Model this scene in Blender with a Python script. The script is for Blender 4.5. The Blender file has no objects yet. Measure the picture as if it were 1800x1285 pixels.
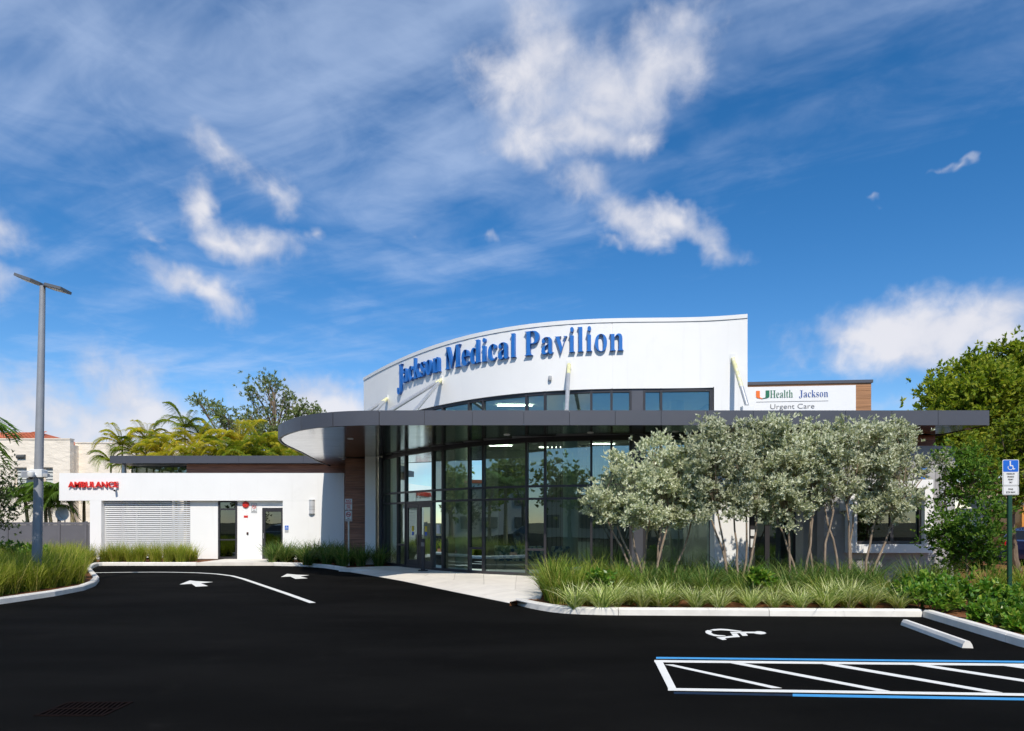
import bpy, bmesh, math, random
import numpy as np
from mathutils import Vector, Matrix, Euler

# ---------------------------------------------------------------- camera, sky, sun, exposure
SC = bpy.context.scene
COL = SC.collection
F, HZ, CX, EYE = 1200.0, 918.0, 900.0, 1.70
R = math.radians
cd = bpy.data.cameras.new('camera'); cam = bpy.data.objects.new('camera', cd); COL.objects.link(cam)
cam.location = (0, 0, EYE); cam.rotation_euler = (R(90), 0, 0)
cd.sensor_width = 36; cd.lens = 24; cd.shift_y = (HZ-642.5)/1800
cd.clip_start = 0.1; cd.clip_end = 5000
SC.camera = cam
SC.view_settings.view_transform = 'Standard'; SC.view_settings.look = 'None'
SC.view_settings.exposure = 0.0; SC.view_settings.gamma = 1.0
try: SC.view_settings.use_curve_mapping = False
except Exception: pass
SC.cycles.max_bounces = 8; SC.cycles.transparent_max_bounces = 16
SUN = Vector((0.15, -1.0, 1.05)).normalized()
sl = bpy.data.lights.new('sun', 'SUN'); sl.energy = 4.25; sl.angle = R(0.55); sl.color = (1.0, 0.93, 0.82)
so = bpy.data.objects.new('sun', sl); COL.objects.link(so); so.location = (10, -30, 40)
so.rotation_euler = (-SUN).to_track_quat('-Z', 'Y').to_euler()

W = bpy.data.worlds.new('World'); SC.world = W; W.use_nodes = True
nt = W.node_tree; nt.nodes.clear()
class NG:
    """tiny helper for node maths"""
    def __init__(s, nt): s.nt = nt
    def n(s, t, **kw):
        x = s.nt.nodes.new(t)
        for k, v in kw.items(): setattr(x, k, v)
        return x
    def put(s, sock, v):
        if isinstance(v, bpy.types.NodeSocket): s.nt.links.new(v, sock)
        else: sock.default_value = v
    def m(s, op, a, b=0.0, c=0.0, clamp=False):
        x = s.n('ShaderNodeMath', operation=op, use_clamp=clamp)
        s.put(x.inputs[0], a); s.put(x.inputs[1], b); s.put(x.inputs[2], c)
        return x.outputs[0]
    def v(s, op, a, b=(0, 0, 0), sc=None):
        x = s.n('ShaderNodeVectorMath', operation=op)
        s.put(x.inputs[0], a); s.put(x.inputs[1], b)
        if sc is not None: s.put(x.inputs['Scale'], sc)
        return x.outputs['Value'] if op in ('DOT_PRODUCT', 'LENGTH') else x.outputs[0]
    def ss(s, x, lo, hi, a=0.0, b=1.0):
        r = s.n('ShaderNodeMapRange', interpolation_type='SMOOTHSTEP')
        s.put(r.inputs[0], x); s.put(r.inputs[1], lo); s.put(r.inputs[2], hi); s.put(r.inputs[3], a); s.put(r.inputs[4], b)
        return r.outputs[0]
    def noise(s, vec, scale, detail=6, rough=0.55, dist=0.0, lac=2.0):
        x = s.n('ShaderNodeTexNoise'); s.put(x.inputs['Vector'], vec)
        x.inputs['Scale'].default_value = scale; x.inputs['Detail'].default_value = detail
        x.inputs['Roughness'].default_value = rough; x.inputs['Distortion'].default_value = dist
        x.inputs['Lacunarity'].default_value = lac
        return x.outputs['Fac']
    def mix(s, f, a, b):
        x = s.n('ShaderNodeMix', data_type='RGBA'); s.put(x.inputs[0], f); s.put(x.inputs[6], a); s.put(x.inputs[7], b)
        return x.outputs[2]
def build_sky():
    g = NG(nt)
    tc = g.n('ShaderNodeTexCoord'); d = g.v('NORMALIZE', tc.outputs['Generated'])
    sky = g.n('ShaderNodeTexSky', sky_type='NISHITA'); sky.sun_disc = False
    sky.sun_elevation = math.asin(SUN.z); sky.sun_rotation = math.atan2(SUN.x, SUN.y)
    sky.air_density = 0.9; sky.dust_density = 0.0; sky.ozone_density = 3.5; sky.altitude = 0
    hs = g.n('ShaderNodeHueSaturation'); hs.inputs['Saturation'].default_value = 1.32; hs.inputs['Value'].default_value = 1.13
    g.put(hs.inputs['Color'], sky.outputs[0])
    sp = g.n('ShaderNodeSeparateXYZ'); g.put(sp.inputs[0], d)
    z = g.m('MAXIMUM', sp.outputs[2], 0.06)
    cx = g.m('DIVIDE', sp.outputs[0], z); cy = g.m('DIVIDE', sp.outputs[1], z)
    cb = g.n('ShaderNodeCombineXYZ'); g.put(cb.inputs[0], cx); g.put(cb.inputs[1], cy)
    # high thin cloud: streaks drawn out along the wind, on a plane far above
    def streak(rot, sx, sy, loc, scale, det):
        r1 = g.n('ShaderNodeVectorRotate', rotation_type='Z_AXIS'); g.put(r1.inputs['Vector'], cb.outputs[0]); r1.inputs['Angle'].default_value = R(rot)
        mp = g.n('ShaderNodeMapping'); g.put(mp.inputs[0], r1.outputs[0]); mp.inputs['Scale'].default_value = (sx, sy, 1); mp.inputs['Location'].default_value = loc
        return g.noise(mp.outputs[0], scale, det, 0.58, 0.5)
    n1 = streak(32, .45, 1.7, (1.3,.9,0), 1.25, 5)
    n2 = g.noise(cb.outputs[0], 0.8, 2, 0.5, 0.4)
    fine = g.noise(cb.outputs[0], 3.6, 5, 0.6, 0.5)
    cir = g.m('ADD', g.m('MULTIPLY', n1, 0.45), g.m('ADD', g.m('MULTIPLY', n2, 0.33), g.m('MULTIPLY', fine, 0.22)))
    cover = g.m('ADD', cir, g.ss(sp.outputs[0], 0.40, -0.40, 0.02, 0.115))
    cover = g.m('ADD', cover, g.ss(sp.outputs[2], 0.24, 0.52, -0.10, 0.04))
    cirrus = g.m('MULTIPLY', g.ss(cover, 0.47, 0.76), 0.60)
    # heaped clouds: masses in fixed sky directions, broken up by noise
    wn = g.n('ShaderNodeTexNoise'); g.put(wn.inputs['Vector'], d); wn.inputs['Scale'].default_value = 9.0; wn.inputs['Detail'].default_value = 4; wn.inputs['Roughness'].default_value = .6
    dw = g.v('ADD', d, g.v('SCALE', g.v('SUBTRACT', wn.outputs['Color'], (.5,.5,.5)), sc=0.105))
    na = g.noise(d, 7.0, 3, 0.55, 0.35); nb = g.noise(d, 26.0, 5, 0.62, 0.3)
    rag = g.m('ADD', g.m('MULTIPLY', g.m('SUBTRACT', na, 0.5), 1.2), g.m('MULTIPLY', g.m('SUBTRACT', nb, 0.5), 0.9))
    blobs = [  # azimuth u, elevation v of the direction (u,1,v); half sizes; tilt; strength
        (0.04,0.66,.062,.060,0,1.3),(0.13,0.635,.08,.052,0,1.38),(0.215,0.665,.058,.058,20,1.3),(0.24,0.725,.035,.045,20,1.05),(0.10,0.575,.075,.036,0,1.3),(0.02,0.72,.04,.06,0,1.05),(0.17,0.585,.05,.034,0,1.2),
        (0.105,0.478,.05,.035,-40,1.15),(0.165,0.440,.06,.030,-20,1.2),(0.235,0.425,.075,.028,-16,1.25),(0.29,0.405,.04,.025,-25,1.0),(0.145,0.405,.035,.018,-15,.85),(0.24,0.45,.03,.02,-20,.9),
        (-0.455,0.455,.03,.045,15,1.0),(-0.42,0.415,.055,.030,-30,1.1),(-0.365,0.405,.05,.030,0,1.05),(-0.34,0.47,.03,.05,15,.7),
        (-0.42,0.54,.09,.035,-30,.72),(-0.47,0.345,.06,.018,-27,1.0),(-0.54,0.425,.045,.018,-10,.65),(-0.30,0.42,.02,.025,-20,.6),
        (-0.76,0.42,.045,.045,0,.95),(-0.76,0.35,.04,.03,0,.8),
        (-0.73,0.145,.09,.05,0,1.15),(-0.69,0.185,.045,.03,0,1.1),(-0.62,0.13,.08,.05,0,1.1),(-0.565,0.175,.035,.045,20,1.15),(-0.525,0.145,.05,.045,-30,1.1),(-0.45,0.12,.08,.04,0,1.0),
        (-0.30,0.16,.055,.028,0,1.15),(-0.25,0.145,.06,.03,0,1.05),(-0.36,0.13,.05,.03,0,1.0),
        (0.515,0.262,.05,.020,0,1.1),(0.575,0.275,.05,.030,0,1.3),(0.63,0.272,.06,.032,0,1.3),(0.70,0.262,.05,.03,-20,1.1),(0.60,0.250,.10,.014,0,1.0),
        (0.60,0.17,.12,.02,0,.6),(0.64,0.51,.03,.014,12,.5),(0.53,0.46,.02,.01,0,.6),(-0.14,0.405,.03,.014,0,.6),(-0.04,0.41,.025,.02,0,.55),
        # the same sort of sky goes on round the rest of the compass
        (-1.6,0.45,.22,.16,0,1.0),(-2.6,0.30,.5,.25,0,1.1),(1.5,0.5,.25,.2,0,1.0),(2.8,0.35,.6,.3,0,1.1),(-1.2,0.75,.2,.14,0,.9),(1.2,0.95,.2,.18,0,.9)]
    back = [(-0.9,0.30,.2,.12,0,1.0),(-0.2,0.55,.22,.16,0,1.0),(0.5,0.28,.2,.1,0,1.0),(0.25,0.9,.2,.15,0,.9),(1.1,0.5,.2,.14,0,1.0),(-0.45,0.22,.25,.1,0,1.0)]
    half = {1: None, -1: None}
    for sgn, L in ((1, blobs), (-1, back)):
        for (u, v, rx, ry, tilt, st) in L:
            c = Vector((u, sgn, v)); ln = c.length; c.normalize()
            if sgn == 1 and v < .4: rx, ry, st = rx*1.3, ry*1.45, st+.18
            rt = c.cross(Vector((0, 0, 1))).normalized(); up = rt.cross(c).normalized()
            q = Matrix.Rotation(R(tilt), 3, -c); rt = q @ rt; up = q @ up
            a = g.v('DOT_PRODUCT', dw, tuple(rt*(ln/rx))); b = g.v('DOT_PRODUCT', dw, tuple(up*(ln*ln/ry)))
            rr = g.m('MULTIPLY_ADD', a, a, g.m('MULTIPLY', b, b))
            m_ = g.m('MULTIPLY_ADD', g.m('SQRT', rr), -0.62, st)
            half[sgn] = m_ if half[sgn] is None else g.m('SMOOTH_MAX', half[sgn], m_, 0.22)
    fwd = g.m('GREATER_THAN', sp.outputs[1], 0.0)
    tot = g.m('ADD', g.m('MULTIPLY', half[1], fwd), g.m('MULTIPLY', half[-1], g.m('SUBTRACT', 1.0, fwd)))
    dens = g.m('ADD', tot, rag)
    cum = g.m('MULTIPLY', g.ss(dens, 0.18, 1.20), 0.93)
    shade = g.ss(g.m('MULTIPLY_ADD', g.ss(dens, 0.5, 1.6), 0.25, na), 0.42, 0.75)
    white = g.mix(shade, (4.9, 5.15, 6.0, 1), (6.5, 6.45, 6.8, 1))
    c1 = g.mix(cirrus, g.v('MULTIPLY', hs.outputs[0], (1.10, 0.97, 0.96)), (4.5, 5.5, 7.4, 1))
    c2 = g.mix(cum, c1, white)
    bg = g.n('ShaderNodeBackground'); g.put(bg.inputs[0], c2); bg.inputs[1].default_value = 0.13
    out = g.n('ShaderNodeOutputWorld'); nt.links.new(bg.outputs[0], out.inputs[0])
build_sky()

# ---------------------------------------------------------------- helpers
rng = random.Random(7)
ASPH = -0.13
def G(px, py, z=0.0):
    d = F*(EYE-z)/(py-HZ); return Vector(((px-CX)/F*d, d, z))
def Q(px, py, d): return Vector(((px-CX)/F*d, d, EYE+(HZ-py)/F*d))
def X(px, d): return (px-CX)/F*d
def Z(py, d): return EYE+(HZ-py)/F*d
WO = {}     # world origin of unrotated objects
class MB:
    def __init__(s): s.v = []; s.f = []
    def add(s, vs, fs):
        o = len(s.v); s.v += [Vector(p) for p in vs]; s.f += [tuple(i+o for i in f) for f in fs]; return s
    def box(s, a, b):
        x0, y0, z0 = a; x1, y1, z1 = b
        return s.add([(x0,y0,z0),(x1,y0,z0),(x1,y1,z0),(x0,y1,z0),(x0,y0,z1),(x1,y0,z1),(x1,y1,z1),(x0,y1,z1)],
                     [(0,3,2,1),(4,5,6,7),(0,1,5,4),(1,2,6,5),(2,3,7,6),(3,0,4,7)])
    def bbox(s, a, b, bev=0.01):
        """box with chamfered vertical and top edges"""
        x0, y0, z0 = a; x1, y1, z1 = b; e = bev
        p = [(x0+e,y0),(x1-e,y0),(x1,y0+e),(x1,y1-e),(x1-e,y1),(x0+e,y1),(x0,y1-e),(x0,y0+e)]
        q = [(min(max(x,x0+e),x1-e), min(max(y,y0+e),y1-e)) for x, y in p]
        vs = [(x,y,z0) for x,y in p]+[(x,y,z1-e) for x,y in p]+[(x,y,z1) for x,y in q]
        fs = [tuple(range(7,-1,-1))]
        for i in range(8):
            j = (i+1) % 8; fs += [(i,j,8+j,8+i),(8+i,8+j,16+j,16+i)]
        fs.append(tuple(range(16,24)))
        return s.add(vs, fs)
    def prism(s, poly, z0, z1):
        n = len(poly)
        vs = [(p[0],p[1],z0) for p in poly]+[(p[0],p[1],z1) for p in poly]
        return s.add(vs, [tuple(range(n-1,-1,-1)), tuple(range(n,2*n))]+[(i,(i+1)%n,n+(i+1)%n,n+i) for i in range(n)])
    def extr(s, poly, o, ux, uy, un, t):
        """polygon given in (ux,uy) coordinates about o, pushed t along un"""
        o = Vector(o); ux = Vector(ux); uy = Vector(uy); un = Vector(un); n = len(poly)
        a = [o+ux*p[0]+uy*p[1] for p in poly]; b = [p+un*t for p in a]
        return s.add(a+b, [tuple(range(n-1,-1,-1)), tuple(range(n,2*n))]+[(i,(i+1)%n,n+(i+1)%n,n+i) for i in range(n)])
    def tube(s, pts, rad, n=8, cap=True):
        pts = [Vector(p) for p in pts]; k = len(pts)
        rad = [rad]*k if not hasattr(rad, '__len__') else rad
        vs = []; fs = []
        t0 = (pts[1]-pts[0]).normalized(); ref = Vector((0,0,1)) if abs(t0.z) < .9 else Vector((1,0,0))
        for i in range(k):
            t = (pts[min(i+1,k-1)]-pts[max(i-1,0)]).normalized()
            u = t.cross(ref)
            if u.length < 1e-4: u = t.cross(Vector((0,1,0)))
            u.normalize(); w = u.cross(t)
            for j in range(n):
                a = 2*math.pi*j/n; vs.append(pts[i]+(u*math.cos(a)+w*math.sin(a))*rad[i])
        for i in range(k-1):
            for j in range(n):
                fs.append((i*n+j, i*n+(j+1)%n, (i+1)*n+(j+1)%n, (i+1)*n+j))
        if cap: fs += [tuple(range(n-1,-1,-1)), tuple((k-1)*n+j for j in range(n))]
        return s.add(vs, fs)
    def lathe(s, prof, c=(0,0,0), n=20, axis='z'):
        vs = []; fs = []; k = len(prof)
        for r_, h in prof:
            for j in range(n):
                a = 2*math.pi*j/n; p = (r_*math.cos(a), r_*math.sin(a), h)
                if axis == 'y': p = (p[0], p[2], p[1])
                if axis == 'x': p = (p[2], p[0], p[1])
                vs.append(Vector(p)+Vector(c))
        for i in range(k-1):
            for j in range(n): fs.append((i*n+j, i*n+(j+1)%n, (i+1)*n+(j+1)%n, (i+1)*n+j))
        fs += [tuple(range(n-1,-1,-1)), tuple((k-1)*n+j for j in range(n))]
        return s.add(vs, fs)
    def mesh(s, name, m, smooth=False, off=Vector((0,0,0))):
        me = bpy.data.meshes.new(name); me.from_pydata([tuple(p-off) for p in s.v], [], s.f)
        bm = bmesh.new(); bm.from_mesh(me); bmesh.ops.recalc_face_normals(bm, faces=bm.faces); bm.to_mesh(me); bm.free()
        me.materials.append(m)
        if smooth:
            me.shade_smooth(); me.set_sharp_from_angle(angle=R(35))
        return me
    def build(s, name, m, parent=None, smooth=False):
        lo = Vector([min(p[i] for p in s.v) for i in range(3)]); hi = Vector([max(p[i] for p in s.v) for i in range(3)])
        c = (lo+hi)/2; c.z = lo.z
        return put(name, s.mesh(name, m, smooth, c), parent, c)
def put(name, me, parent=None, world=(0,0,0), rot=None, scale=None):
    o = bpy.data.objects.new(name, me); COL.objects.link(o); w = Vector(world)
    if parent is not None:
        o.parent = parent; o.location = w-WO[parent.name]
    else: o.location = w
    WO[o.name] = w
    if rot is not None: o.rotation_euler = rot
    if scale is not None: o.scale = scale
    return o
def tag(o, label, cat, group=None):
    o['label'] = label; o['category'] = cat
    if group: o['group'] = group
    return o
def thing(name, loc, label, cat, group=None): return tag(put(name, None, None, loc), label, cat, group)
def struct(o): o['kind'] = 'structure'; return o

# ---------------------------------------------------------------- materials
def base(name):
    m = bpy.data.materials.new(name); m.use_nodes = True
    return m, NG(m.node_tree), m.node_tree.nodes['Principled BSDF']
def mat(name, col, rough=0.6, metal=0.0, spec=0.5, var=0.06, vscale=2.0, bump=0.0, bscale=40.0, stretch=None, coat=0.0, perobj=0.0, dirt=None, bdist=0.02):
    m, g, b = base(name)
    tc = g.n('ShaderNodeTexCoord'); geo = g.n('ShaderNodeNewGeometry'); vec = geo.outputs['Position']
    if stretch:
        mp = g.n('ShaderNodeMapping'); g.put(mp.inputs[0], vec); mp.inputs['Scale'].default_value = stretch; vec = mp.outputs[0]
    if perobj:
        oi = g.n('ShaderNodeObjectInfo'); vec = g.v('ADD', vec, g.v('SCALE', (37.0, 19.0, 53.0), sc=oi.outputs['Random']))
    n = g.noise(vec, vscale, 6, 0.6)
    lo = tuple(c*(1-var) for c in col)+(1,); hi = tuple(min(1, c*(1+var)) for c in col)+(1,)
    c = g.mix(g.ss(n, 0.3, 0.7), lo, hi)
    if perobj:
        k = g.m('MULTIPLY_ADD', oi.outputs['Random'], 2*perobj, 1-perobj)
        c = g.v('SCALE', c, sc=k)
    if dirt:
        dcol, dscale, lo_, hi_ = dirt
        dn = g.noise(geo.outputs['Position'], dscale, 8, 0.65, 0.4)
        c = g.mix(g.ss(dn, lo_, hi_), c, tuple(dcol)+(1,))
    g.put(b.inputs['Base Color'], c)
    b.inputs['Metallic'].default_value = metal
    g.put(b.inputs['Roughness'], g.m('MULTIPLY_ADD', g.noise(vec, vscale*5, 4), 0.16, max(0.0, rough-0.08)))
    b.inputs['Specular IOR Level'].default_value = spec; b.inputs['Coat Weight'].default_value = coat
    if bump:
        bp = g.n('ShaderNodeBump'); bp.inputs['Strength'].default_value = bump; bp.inputs['Distance'].default_value = bdist
        g.put(bp.inputs['Height'], g.noise(vec, bscale, 8, 0.6)); g.put(b.inputs['Normal'], bp.outputs[0])
    return m
def streaks(m, col=(.70,.69,.66)):
    # faint rain marks: thin vertical noise, own shape, very low contrast
    g = NG(m.node_tree); b = m.node_tree.nodes['Principled BSDF']; src = b.inputs['Base Color'].links[0].from_socket
    geo = g.n('ShaderNodeNewGeometry'); mp = g.n('ShaderNodeMapping'); g.put(mp.inputs[0], geo.outputs['Position']); mp.inputs['Scale'].default_value = (5.0, 5.0, .25)
    f = g.m('MULTIPLY', g.ss(g.noise(mp.outputs[0], 1.0, 5, .6), .55, .80), .35)
    g.put(b.inputs['Base Color'], g.mix(f, src, tuple(col)+(1,)))
def leafmat(name, cols, trans=0.35, rough=0.55, spec=0.2):
    m, g, b = base(name)
    geo = g.n('ShaderNodeNewGeometry'); oi = g.n('ShaderNodeObjectInfo')
    cr = g.n('ShaderNodeValToRGB'); g.put(cr.inputs[0], geo.outputs['Random Per Island'])
    e = cr.color_ramp.elements
    while len(e) < len(cols): e.new(0.5)
    for i, c in enumerate(cols): e[i].position = i/(len(cols)-1); e[i].color = tuple(c)+(1,)
    k = g.m('MULTIPLY_ADD', oi.outputs['Random'], 0.3, 0.85)
    c = g.v('SCALE', cr.outputs[0], sc=k)
    g.put(b.inputs['Base Color'], c); b.inputs['Roughness'].default_value = rough; b.inputs['Specular IOR Level'].default_value = spec
    t = g.n('ShaderNodeBsdfTranslucent'); g.put(t.inputs[0], g.v('MULTIPLY', c, (1.1, 1.15, 0.6)))
    mx = g.n('ShaderNodeMixShader'); mx.inputs[0].default_value = trans
    m.node_tree.links.new(b.outputs[0], mx.inputs[1]); m.node_tree.links.new(t.outputs[0], mx.inputs[2])
    m.node_tree.links.new(mx.outputs[0], m.node_tree.nodes['Material Output'].inputs[0])
    return m
def glass(name, tint, refl, ior=1.5, gain=1.0, floor=0.06):
    m, g, b = base(name); m.node_tree.nodes.remove(b)
    tr = g.n('ShaderNodeBsdfTransparent'); tr.inputs[0].default_value = tuple(tint)+(1,)
    gl = g.n('ShaderNodeBsdfGlossy'); gl.inputs[0].default_value = tuple(refl)+(1,); gl.inputs['Roughness'].default_value = 0.0
    geo = g.n('ShaderNodeNewGeometry'); oi = g.n('ShaderNodeObjectInfo')
    bp = g.n('ShaderNodeBump'); bp.inputs['Strength'].default_value = 0.012; bp.inputs['Distance'].default_value = 0.05
    g.put(bp.inputs['Height'], g.noise(g.v('ADD', geo.outputs['Position'], g.v('SCALE', (9.0, 7.0, 5.0), sc=oi.outputs['Random'])), 0.9, 2))
    g.put(gl.inputs['Normal'], bp.outputs[0])
    fr = g.n('ShaderNodeFresnel'); fr.inputs[0].default_value = ior
    fac = g.m('MULTIPLY_ADD', fr.outputs[0], gain, floor, clamp=True)
    mx = g.n('ShaderNodeMixShader'); g.put(mx.inputs[0], fac)
    m.node_tree.links.new(tr.outputs[0], mx.inputs[1]); m.node_tree.links.new(gl.outputs[0], mx.inputs[2])
    m.node_tree.links.new(mx.outputs[0], m.node_tree.nodes['Material Output'].inputs[0])
    return m
def emit(name, col, s):
    m, g, b = base(name); b.inputs['Base Color'].default_value = (.8,.8,.8,1)
    b.inputs['Emission Color'].default_value = tuple(col)+(1,); b.inputs['Emission Strength'].default_value = s
    return m
M = {}
M['asphalt'] = mat('asphalt', (.0058,.0056,.0052), .95, spec=.03, var=.35, vscale=.3, bump=.35, bscale=90, stretch=(.6,1.6,1), dirt=((.0100,.0096,.0088), 1.4, .56, .80))
M['earth'] = mat('earth', (.10,.085,.05), .95, var=.3, vscale=.5, spec=.1)
M['concrete'] = mat('concrete', (.76,.71,.63), .85, var=.07, vscale=1.4, bump=.08, bscale=60, spec=.3, perobj=.03, dirt=((.66,.60,.52), .8, .58, .78))
M['kerb'] = mat('kerb', (.80,.765,.70), .85, var=.08, vscale=2.5, bump=.12, bscale=50, spec=.3, perobj=.04, dirt=((.42,.39,.34), 1.7, .60, .80))
M['mulch'] = mat('mulch', (.20,.085,.038), .95, var=.55, vscale=14, bump=1.0, bscale=45, spec=.1)
M['paint_white'] = mat('paint_white', (.80,.79,.74), .75, var=.04, vscale=5, spec=.3, dirt=((.45,.44,.41), 9, .66, .78))
M['paint_blue'] = mat('paint_blue', (.055,.32,.66), .7, var=.05, vscale=5)
M['paint_old_blue'] = mat('paint_old_blue', (.008,.022,.05), .85, var=.2, vscale=7, spec=.2)
M['stucco'] = mat('stucco', (.86,.855,.84), .85, var=.015, vscale=.8, bump=.05, bscale=120, spec=.3, dirt=((.78,.77,.745), .5, .55, .85))
streaks(M['stucco'])
M['coping'] = mat('coping', (.80,.80,.79), .5, var=.02)
M['dark_metal'] = mat('dark_metal', (.085,.088,.105), .45, metal=.25, var=.03, vscale=.6, perobj=.015)
M['frame'] = mat('frame', (.040,.038,.043), .40, metal=.2, var=.06)
M['soffit'] = mat('soffit', (.42,.42,.43), .13, metal=1.0, var=.03, vscale=.5, perobj=.05)
M['wood'] = mat('wood', (.30,.142,.092), .55, var=.35, vscale=3.0, stretch=(.35,.35,9), spec=.35, perobj=.12)
M['wood_light'] = mat('wood_light', (.36,.18,.085), .55, var=.22, vscale=3.0, stretch=(.35,.35,9), spec=.35, perobj=.08)
M['stone'] = mat('stone', (.36,.35,.345), .8, var=.12, vscale=1.6, bump=.06, bscale=60, perobj=.09)
M['beige'] = mat('beige', (.55,.53,.48), .8, var=.04)
M['sign_blue'] = mat('sign_blue', (.016,.155,.52), .38, var=.04, vscale=2, coat=.2)
M['sign_edge'] = mat('sign_edge', (.014,.12,.42), .4, var=.04)
M['sign_red'] = mat('sign_red', (.72,.025,.018), .4, var=.04)
M['red'] = mat('red', (.62,.03,.02), .4, var=.05)
M['white_panel'] = mat('white_panel', (.80,.80,.80), .5, var=.01)
M['letter_green'] = mat('letter_green', (.005,.15,.075), .5, var=.03)
M['letter_orange'] = mat('letter_orange', (.85,.17,.015), .5, var=.03)
M['letter_blue'] = mat('letter_blue', (.035,.10,.33), .5, var=.03)
M['letter_grey'] = mat('letter_grey', (.20,.20,.20), .5, var=.03)
M['black'] = mat('black', (.015,.015,.017), .5, var=.05)
M['galv'] = mat('galv', (.55,.56,.56), .42, metal=.6, var=.1, vscale=8)
M['primer'] = mat('primer', (.68,.66,.36), .6, var=.14, vscale=9, dirt=((.72,.70,.62), 6, .5, .62))
M['pole'] = mat('pole', (.31,.32,.345), .45, metal=.15, var=.06, vscale=3)
M['pole_head'] = mat('pole_head', (.16,.16,.165), .45, metal=.4)
M['post_green'] = mat('post_green', (.008,.055,.030), .4, var=.08)
M['sign_white'] = mat('sign_white', (.74,.75,.75), .5, var=.02)
M['ada_blue'] = mat('ada_blue', (.008,.13,.60), .45, var=.03)
M['cream'] = mat('cream', (.84,.755,.64), .9, var=.05, vscale=.8, bump=.55, bscale=1.1, stretch=(1,1,2.0), bdist=.16, spec=.2, dirt=((.80,.70,.58), .7, .55, .8))
M['cream_trim'] = mat('cream_trim', (.74,.65,.54), .8, var=.04)
M['roof_tile'] = mat('roof_tile', (.52,.13,.05), .75, var=.25, vscale=4, perobj=.18)
M['shingle'] = mat('shingle', (.30,.22,.15), .9, var=.3, vscale=7, bump=.3, bscale=30, perobj=.1)
M['fence'] = mat('fence', (.135,.135,.15), .55, var=.05, perobj=.05)
M['shutter'] = mat('shutter', (.50,.52,.50), .5, var=.08, perobj=.06)
M['grey_plastic'] = mat('grey_plastic', (.42,.43,.44), .5, var=.05)
M['bark'] = mat('bark', (.17,.125,.085), .9, var=.3, vscale=9, bump=.5, bscale=30, stretch=(3,3,.6))
M['bark_pale'] = mat('bark_pale', (.27,.205,.15), .9, var=.3, vscale=9, bump=.5, bscale=30, stretch=(3,3,.6))
M['palm_trunk'] = mat('palm_trunk', (.36,.30,.16), .85, var=.25, vscale=5, stretch=(.4,.4,5))
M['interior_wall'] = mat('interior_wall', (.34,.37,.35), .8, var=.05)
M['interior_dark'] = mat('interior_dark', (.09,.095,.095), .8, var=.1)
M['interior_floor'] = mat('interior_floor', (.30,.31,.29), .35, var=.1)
M['interior_column'] = mat('interior_column', (.80,.84,.74), .7, var=.03)
M['carpaint'] = mat('carpaint', (.006,.007,.010), .18, var=.05, coat=1.0)
M['carblue'] = mat('carblue', (.02,.06,.22), .2, var=.05, coat=1.0)
M['van_orange'] = mat('van_orange', (.62,.24,.03), .3, var=.05, coat=.6)
M['tyre'] = mat('tyre', (.014,.014,.015), .85)
M['rim'] = mat('rim', (.5,.5,.5), .3, metal=.9)
M['tail'] = mat('tail', (.5,.01,.01), .2, coat=1)
M['rust'] = mat('rust', (.0075,.0038,.0030), .9, var=.4, vscale=20, spec=.05)
M['pit'] = mat('pit', (.0015,.0014,.0014), .95, spec=.0)
M['lens'] = mat('lens', (.55,.56,.58), .35, var=.04)
M['glass'] = glass('glass', (.31,.42,.40), (.70,.91,.92), 1.52, 1.8, .16)
M['glass_dark'] = glass('glass_dark', (.16,.2,.19), (.66,.80,.79), 1.5, 1.7, .11)
M['lamp'] = emit('lamp', (1,.92,.78), 24.0)
M['silver'] = leafmat('silver_leaf', [(.32,.35,.21),(.50,.53,.36),(.62,.645,.47),(.77,.785,.63)], .28, .42, .40)
M['green'] = leafmat('green_leaf', [(.09,.15,.012),(.19,.27,.02),(.28,.34,.028),(.38,.38,.045)], .42)
M['greendark'] = leafmat('dark_leaf', [(.03,.055,.018),(.055,.085,.028),(.08,.115,.045)], .3)
M['olive'] = leafmat('olive_leaf', [(.07,.115,.035),(.13,.18,.06),(.19,.235,.085),(.27,.28,.12)], .35)
M['bush'] = leafmat('bush_leaf', [(.045,.12,.012),(.085,.20,.02),(.14,.26,.03),(.22,.32,.045)], .35)
M['hedge'] = leafmat('hedge_leaf', [(.05,.15,.012),(.10,.24,.02),(.17,.31,.03),(.33,.40,.06)], .35, .38, .5)
M['palm'] = leafmat('palm_leaf', [(.12,.21,.02),(.24,.31,.03),(.40,.36,.04)], .4)
M['palm_yellow'] = leafmat('palm_yellow_leaf', [(.30,.36,.03),(.56,.50,.05),(.72,.46,.05)], .45)
M['palm_green'] = leafmat('palm_green_leaf', [(.07,.14,.018),(.12,.22,.03),(.19,.29,.05)], .35)
M['grass_gold'] = leafmat('grass_gold_blade', [(.14,.22,.02),(.26,.33,.03),(.38,.41,.05),(.58,.48,.16)], .4)
M['grass_dark'] = leafmat('grass_dark_blade', [(.045,.115,.022),(.095,.19,.04),(.17,.26,.06),(.36,.34,.13)], .35)
M['grass_mid'] = leafmat('grass_mid_blade', [(.09,.18,.02),(.18,.28,.03),(.28,.34,.05),(.52,.44,.14)], .35)
M['liriope'] = leafmat('liriope_blade', [(.15,.26,.04),(.38,.47,.12),(.62,.65,.28),(.78,.78,.46)], .3)

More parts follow.
